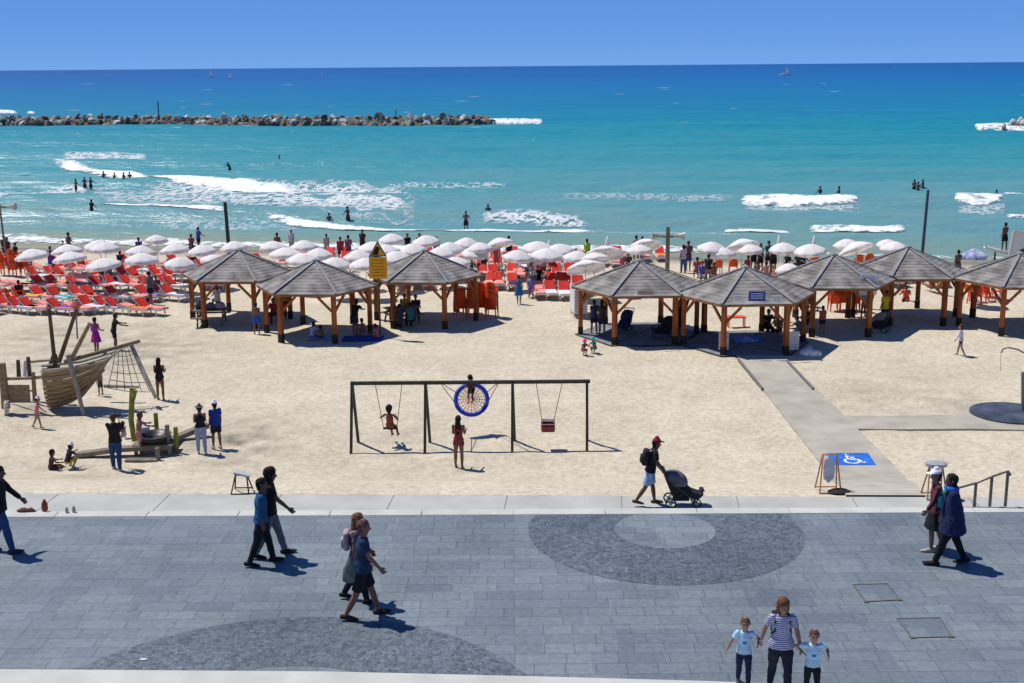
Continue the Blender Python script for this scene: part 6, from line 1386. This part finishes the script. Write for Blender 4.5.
far(680, 337, 1.7, 40, 'stand', ('tee', BLK), ('pants', BLK), 'person in black standing behind the right front post of the fourth hut')
far(766, 331, 1.75, 200, 'cross', ('tee', BLK), ('pants', BLK), 'large person in black sitting under the fifth hut', fat=1.25, adj=dict(pz=.3))
far(779, 331, 1.65, 150, 'cross', None, ('shorts', (.2, .05, .04)), 'bare chested person sitting under the fifth hut')
far(800, 333, 1.6, 60, 'cross', ('tee', (.08, .10, .12)), ('shorts', BLK), 'person in grey sitting at the left front post of the sixth hut'); far(806, 331, 1.65, 130, 'sit', ('tee', BLK), ('pants', BLK), 'person in black sitting just inside the sixth hut')
far(822, 333, 1.25, 10, 'stand', ('tee', (.4, .1, .06)), ('shorts', NAVY), 'child in red and navy standing under the sixth hut')
far(806, 310, 1.7, -30, 'bend', ('tee', (.5, .5, .52)), ('shorts', BLK), 'person in white bending beside the low orange stack'); far(864, 318, 1.7, 60, 'bend', ('tee', (.55, .55, .58)), ('shorts', (.5, .28, .18)), 'person in white bending behind the large white notice')
far(884, 327, 1.75, 30, 'stand', ('tee', (.60, .48, .02)), ('pants', BLK), 'person in yellow shirt standing between the sixth and seventh huts')
far(519, 304, 1.55, 10, 'walk2', ('dress', (.03, .13, .32)), None, 'girl in a blue dress walking before the middle loungers', fem=True, hair=HBR, skin=PALE)
far(531, 297, 1.6, 180, 'sit', ('tee', (.25, .2, .45)), ('shorts', (.2, .1, .3)), 'person in violet sitting among the middle loungers')
CROWD = [ # px, feet py, h, pose, top, label
 (70, 258, 1.72, 'relax', None, 'man in red trunks standing in the shore wash at the left', (.3, .03, .03)), (64, 257, 1.1, 'stand', (.4, .3, .3), 'small child beside the man in red trunks', (.3, .3, .3)),
 (52, 273, 1.65, 'relax', (.16, .04, .26), 'person in purple top and blue skirt between the left umbrellas', (.02, .1, .5)), (140, 262, 1.6, 'stand', (.08, .07, .2), 'person in navy behind the left umbrellas', BLK),
 (103, 284, 1.7, 'sit', (.05, .05, .07), 'person in black seated under the left umbrellas', BLK), (120, 277, 1.6, 'bend', (.02, .025, .06), 'person in dark blue bending beside the left umbrellas', NAVY),
 (151, 304, 1.75, 'relax', (.09, .10, .12), 'person in grey standing among the left loungers', BLK), (157, 298, 1.7, 'sit', (.18, .05, .07), 'person in maroon seated among the left loungers', (.1, .03, .04)),
 (110, 281, 1.6, 'sit', (.25, .33, .4), 'person in pale grey blue lying back under the left umbrellas', (.1, .1, .12)), (20, 302, 1.6, 'sit', (.03, .02, .02), 'person in black on the orange chair at the left', (.3, .1, .03)),
 (192, 258, 1.6, 'wade', (.2, .05, .07), 'person in maroon in the shore wash left of the plain pole', (.1, .02, .03)), (199, 250, 1.6, 'wade', (.06, .08, .3), 'person in blue in the shore wash by the plain pole', NAVY),
 (194, 268, 1.7, 'relax', (.05, .04, .06), 'person in black behind the roof of the leftmost hut', BLK), (278, 259, 1.75, 'relax', None, 'bare chested man above the umbrellas behind the second hut', (.08, .05, .05)),
 (292, 253, 1.6, 'stand', (.55, .5, .58), 'person in white at the water behind the second hut', (.4, .3, .35)), (327, 256, 1.5, 'stand', (.5, .36, .34), 'pale slim person in the shore wash', (.4, .3, .3)),
 (341, 263, 1.7, 'relax', (.3, .03, .04), 'person in red above the second hut, left of a pair', (.2, .02, .02)), (349, 262, 1.75, 'relax', (.2, .10, .16), 'person in mauve above the second hut, right of a pair', (.15, .05, .08)),
 (363, 256, 1.8, 'stand', (.05, .025, .035), 'man in dark shirt standing tall above the warning sign', (.02, .02, .03)),
 (408, 259, 1.7, 'stand', BLK, 'dark head between the shore umbrellas, left of the third hut tip', BLK), (420, 259, 1.7, 'stand', BLK, 'dark head between the shore umbrellas, above the third hut tip', BLK), (437, 263, 1.7, 'stand', (.06, .05, .1), 'dark head between the shore umbrellas, right of the third hut tip', BLK),
 (484, 276, 1.75, 'relax', (.07, .04, .05), 'person in dark brown standing left of the middle loungers', BLK), (497, 271, 1.65, 'relax', (.45, .09, .1), 'person in pinkish red among the middle umbrellas', (.3, .1, .1)), (472, 278, 1.6, 'sit', (.03, .04, .05), 'person in black seated beside the third hut roof', BLK),
 (528, 283, 1.65, 'sit', (.12, .08, .2), 'person in dark violet seated in the middle block', (.1, .05, .1)), (534, 290, 1.7, 'bend', (.45, .42, .46), 'person in white bending in the middle block', (.1, .1, .12)), (538, 287, 1.7, 'sit', BLK, 'person in black seated in the middle block', BLK),
 (543, 280, 1.6, 'relax', (.4, .34, .36), 'person in pale clothes standing in the middle block', (.3, .05, .06)), (552, 277, 1.6, 'sit', (.3, .04, .05), 'person in dark red seated in the middle block', (.2, .03, .03)), (509, 262, 1.7, 'stand', BLK, 'dark head between the two largest middle umbrellas', BLK),
 (587, 266, 1.72, 'stand', (.25, .62, .03), 'person in lime green shirt standing by the water', BLK), (576, 268, 1.6, 'sit', (.3, .05, .03), 'person in red seated at the tilted umbrellas', (.2, .03, .02)), (583, 302, 1.6, 'sit', (.45, .06, .05), 'person in red seated beside the stacked loungers', BLK),
 (636, 262, 1.72, 'relax', (.5, .3, .36), 'person in pink above the umbrella at the fourth hut, left of a pair', (.05, .05, .1)), (642, 263, 1.72, 'relax', (.4, .3, .28), 'person in beige above the umbrella at the fourth hut, right of a pair', BLK),
 (628, 272, 1.6, 'sit', (.06, .05, .07), 'person in black seated behind the fourth hut tip', BLK), (622, 272, 1.6, 'sit', (.4, .1, .12), 'person in red seated behind the fourth hut tip', (.1, .02, .02)),
 (683, 273, 1.70, 'stand', (.52, .42, .5), 'woman in pale top and blue jeans standing between two huts by the water', (.03, .10, .25)), (688, 271, 1.85, 'relax', (.12, .05, .07), 'taller man in dark shirt behind the woman in pale top', (.03, .06, .14)),
 (697, 278, 1.65, 'sit', (.3, .07, .06), 'person in red seated behind the fifth hut, leftmost of the group', (.1, .03, .03)), (702, 283, 1.7, 'sit', (.10, .12, .45), 'person in blue seated behind the fifth hut', (.3, .33, .4)), (708, 284, 1.7, 'relax', (.03, .025, .03), 'person in black standing behind the fifth hut', (.3, .15, .12)), (714, 283, 1.6, 'sit', (.3, .15, .13), 'person in brown seated behind the fifth hut', (.2, .1, .1)),
 (748, 276, 1.65, 'sit', (.35, .03, .05), 'person in red seated left of the dark group', (.1, .02, .02)), (753, 272, 1.8, 'relax', (.03, .03, .09), 'person in navy standing in the dark group, farthest left', BLK), (760, 273, 1.8, 'relax', (.04, .03, .08), 'person in dark violet standing in the dark group', BLK), (768, 271, 1.85, 'relax', (.02, .12, .10), 'person in dark green standing in the dark group', BLK), (773, 274, 1.8, 'bend', (.02, .02, .025), 'person in black bending in the dark group, farthest right', BLK), (757, 281, 1.6, 'sit', None, 'bare chested person sitting in front of the dark group', (.2, .05, .05)), (766, 282, 1.6, 'sit', (.5, .25, .2), 'person in peach sitting in front of the dark group', (.4, .2, .15)), (774, 283, 1.6, 'lie', None, 'sunbather lying in front of the dark group', (.4, .05, .05)),
 (787, 272, 1.6, 'sit', BLK, 'person in black seated right of the dark group', BLK), (798, 271, 1.6, 'sit', (.05, .05, .07), 'person in dark grey seated above the sixth hut roof, left', BLK), (803, 271, 1.6, 'sit', (.03, .03, .05), 'person in black seated above the sixth hut roof, right', BLK),
 (957, 279, 1.7, 'relax', None, 'bare chested man between the seventh and eighth hut roofs', (.1, .05, .05)), (906, 300, 1.6, 'cross', (.6, .1, .05), 'person in orange red sitting seen under the seventh hut', (.4, .1, .05)), (931, 292, 1.6, 'lie', None, 'sunbather lying seen under the right side of the seventh hut', (.5, .2, .1)), (938, 294, 1.6, 'lie', (.4, .15, .05), 'second sunbather lying under the right side of the seventh hut', (.3, .1, .05)),
 (6, 262, 1.75, 'relax', BLK, 'person in black standing behind the orange stacks at the left border', BLK), (9, 265, 1.8, 'relax', (.10, .03, .03), 'person in maroon standing behind the orange stacks at the left border', BLK), (17, 268, 1.6, 'stand', BLK, 'person in black half hidden right of the orange stacks', BLK),
 (218, 308, 1.6, 'sit', (.3, .3, .32), 'person in grey seated behind the picnic table of the leftmost hut', BLK), (336, 282, 1.5, 'sit', (.4, .05, .04), 'person in red seated behind the second hut roof', BLK), (352, 271, 1.6, 'sit', (.12, .06, .3), 'person in violet seated under the umbrellas above the second hut', (.1, .1, .3)), (434, 271, 1.6, 'sit', (.2, .05, .06), 'person in dark red seated behind the third hut roof', BLK)]
random.seed(21)
for px, py, h, po, tp, lab, bt in CROWD:
    k = ('shorts', bt) if po != 'stand' else ('pants', bt)
    P = on(px, py); 
    if P.y > y_shore(P.x): P.z = max(P.z, Z_SEA-.15)
    person(P, h, random.uniform(-40, 40)+(180 if random.random() < .4 else 0), po, ('tee', tp) if tp else None, k, (random.choice(['short', 'short', 'bun']), random.choice([(.012, .009, .008), (.03, .015, .01), (.08, .04, .02)])), None, None, random.choice([TAN, DKS, (.42, .24, .17)]), lab=lab, vox=.024)
# the man on the paddle board
person(BOARD_TOP, 1.78, 20, 'relax', None, ('shorts', BLK), HB, None, None, (.22, .09, .06), lab='bare chested man in black shorts standing on the white paddle board', vox=v3)
# ---- bathers: px, py at the water surface, depth of water there
BATH = [(76, 189.5, .75, 'bather standing farthest left in front of the breaking wave'), (85, 187, .8, 'bather standing second from the left in front of the breaking wave'), (91, 187.5, .75, 'bather standing third from the left in front of the breaking wave'),
 (104, 181, .75, 'bather beside the breaking wave, leftmost of four'), (114, 181.5, .85, 'bather leaning beside the breaking wave, second of four'), (124, 183, .7, 'bather beside the breaking wave, third of four'), (130, 181.5, .8, 'bather beside the breaking wave, rightmost of four'),
 (92, 214.5, .55, 'lone dark bather wading nearer the beach on the left'), (230, 172, .6, 'surfer leaning on the water right of the four bathers'), (279, 158.5, 1.4, 'far swimmer with only the head above calm water'), (348, 219, .8, 'bather in the churned foam in the middle'), (329, 219, 1.35, 'swimmer with low head left of the bather in the foam'),
 (466, 225, .75, 'bather standing at the end of the long thin wave'), (488, 212.5, 1.15, 'bather chest deep right of the one at the long wave'), (820, 197, .85, 'bather behind the solid breaker, the left one'), (839, 197, .85, 'bather behind the solid breaker, the right one'),
 (914, 188, 1.0, 'bather in the trio near the tall pole, left one'), (918, 188.5, 1.2, 'bather in the trio near the tall pole, middle one'), (923, 187.5, 1.05, 'bather in the trio near the tall pole, right one'), (996, 199, 1.0, 'bather behind the short breaker at the right')]
for px, py, dep_, lab in BATH:
    P = un(px, py, Z_SEA); P.z -= dep_-.12
    person(P, 1.75, random.uniform(-60, 60), 'wade' if 'leaning' not in lab else 'bend', ('tee', (.03, .03, .04)) if 'dark' in lab or 'surfer' in lab else None, ('shorts', random.choice([BLK, NAVY, (.1, .02, .02)])), HB, None, None, (.20, .10, .07), lab=lab, vox=.028)
# ---- fuse every figure's shapes into single continuous surfaces
for o, v, it, fp in PENDING:
    m = o.modifiers.new('r', 'REMESH'); m.mode = 'VOXEL'; m.voxel_size = v; m.use_smooth_shade = True
    m = o.modifiers.new('s', 'SMOOTH'); m.factor = .5; m.iterations = it
    if v < .021 and not o.name.startswith(('person', 'shoe', 'cap')):
        m = o.modifiers.new('d', 'DISPLACE'); m.texture = TX_H if o.name.startswith('hair') else TX_C; m.strength = .034 if o.name.startswith('hair') else .030; m.mid_level = .5; m.texture_coords = 'LOCAL'
bpy.context.view_layer.update(); dg = bpy.context.evaluated_depsgraph_get()
new = [bpy.data.meshes.new_from_object(o.evaluated_get(dg), preserve_all_data_layers=False, depsgraph=dg) for o, *_ in PENDING]
for (o, v, it, fp), me in zip(PENDING, new):
    old = o.data; o.modifiers.clear(); mats = list(old.materials)
    me.materials.clear()
    for m in mats: me.materials.append(m)
    n = len(me.polygons); mi = np.zeros(n, dtype=np.int32)
    if fp:
        H, hu, hf, hs = fp; ce = np.zeros(n*3); me.polygons.foreach_get('center', ce); ce = ce.reshape(-1, 3)
        A3 = (ce-np.array(H))/hs; X_ = A3[:, 0]; Z_ = A3 @ np.array(hu); Y_ = A3 @ np.array(hf)
        front = Y_ > .045
        eye = front & (((np.abs(X_)-.030)/.015)**2+((Z_-.012)/.009)**2 < 1); brow = front & (np.abs(np.abs(X_)-.031) < .02) & (np.abs(Z_-.034) < .005)
        lip = front & (np.abs(X_) < .024) & (np.abs(Z_+.060) < .009); mi[eye | brow] = 1; mi[lip] = 2
    me.polygons.foreach_set('material_index', mi); me.polygons.foreach_set('use_smooth', np.ones(n, dtype=bool)); me.update()
    me.name = o.name; o.data = me
print('figures', sum(1 for o, *_ in PENDING if o.name.startswith('person')), 'faces', sum(len(m.polygons) for m in new))
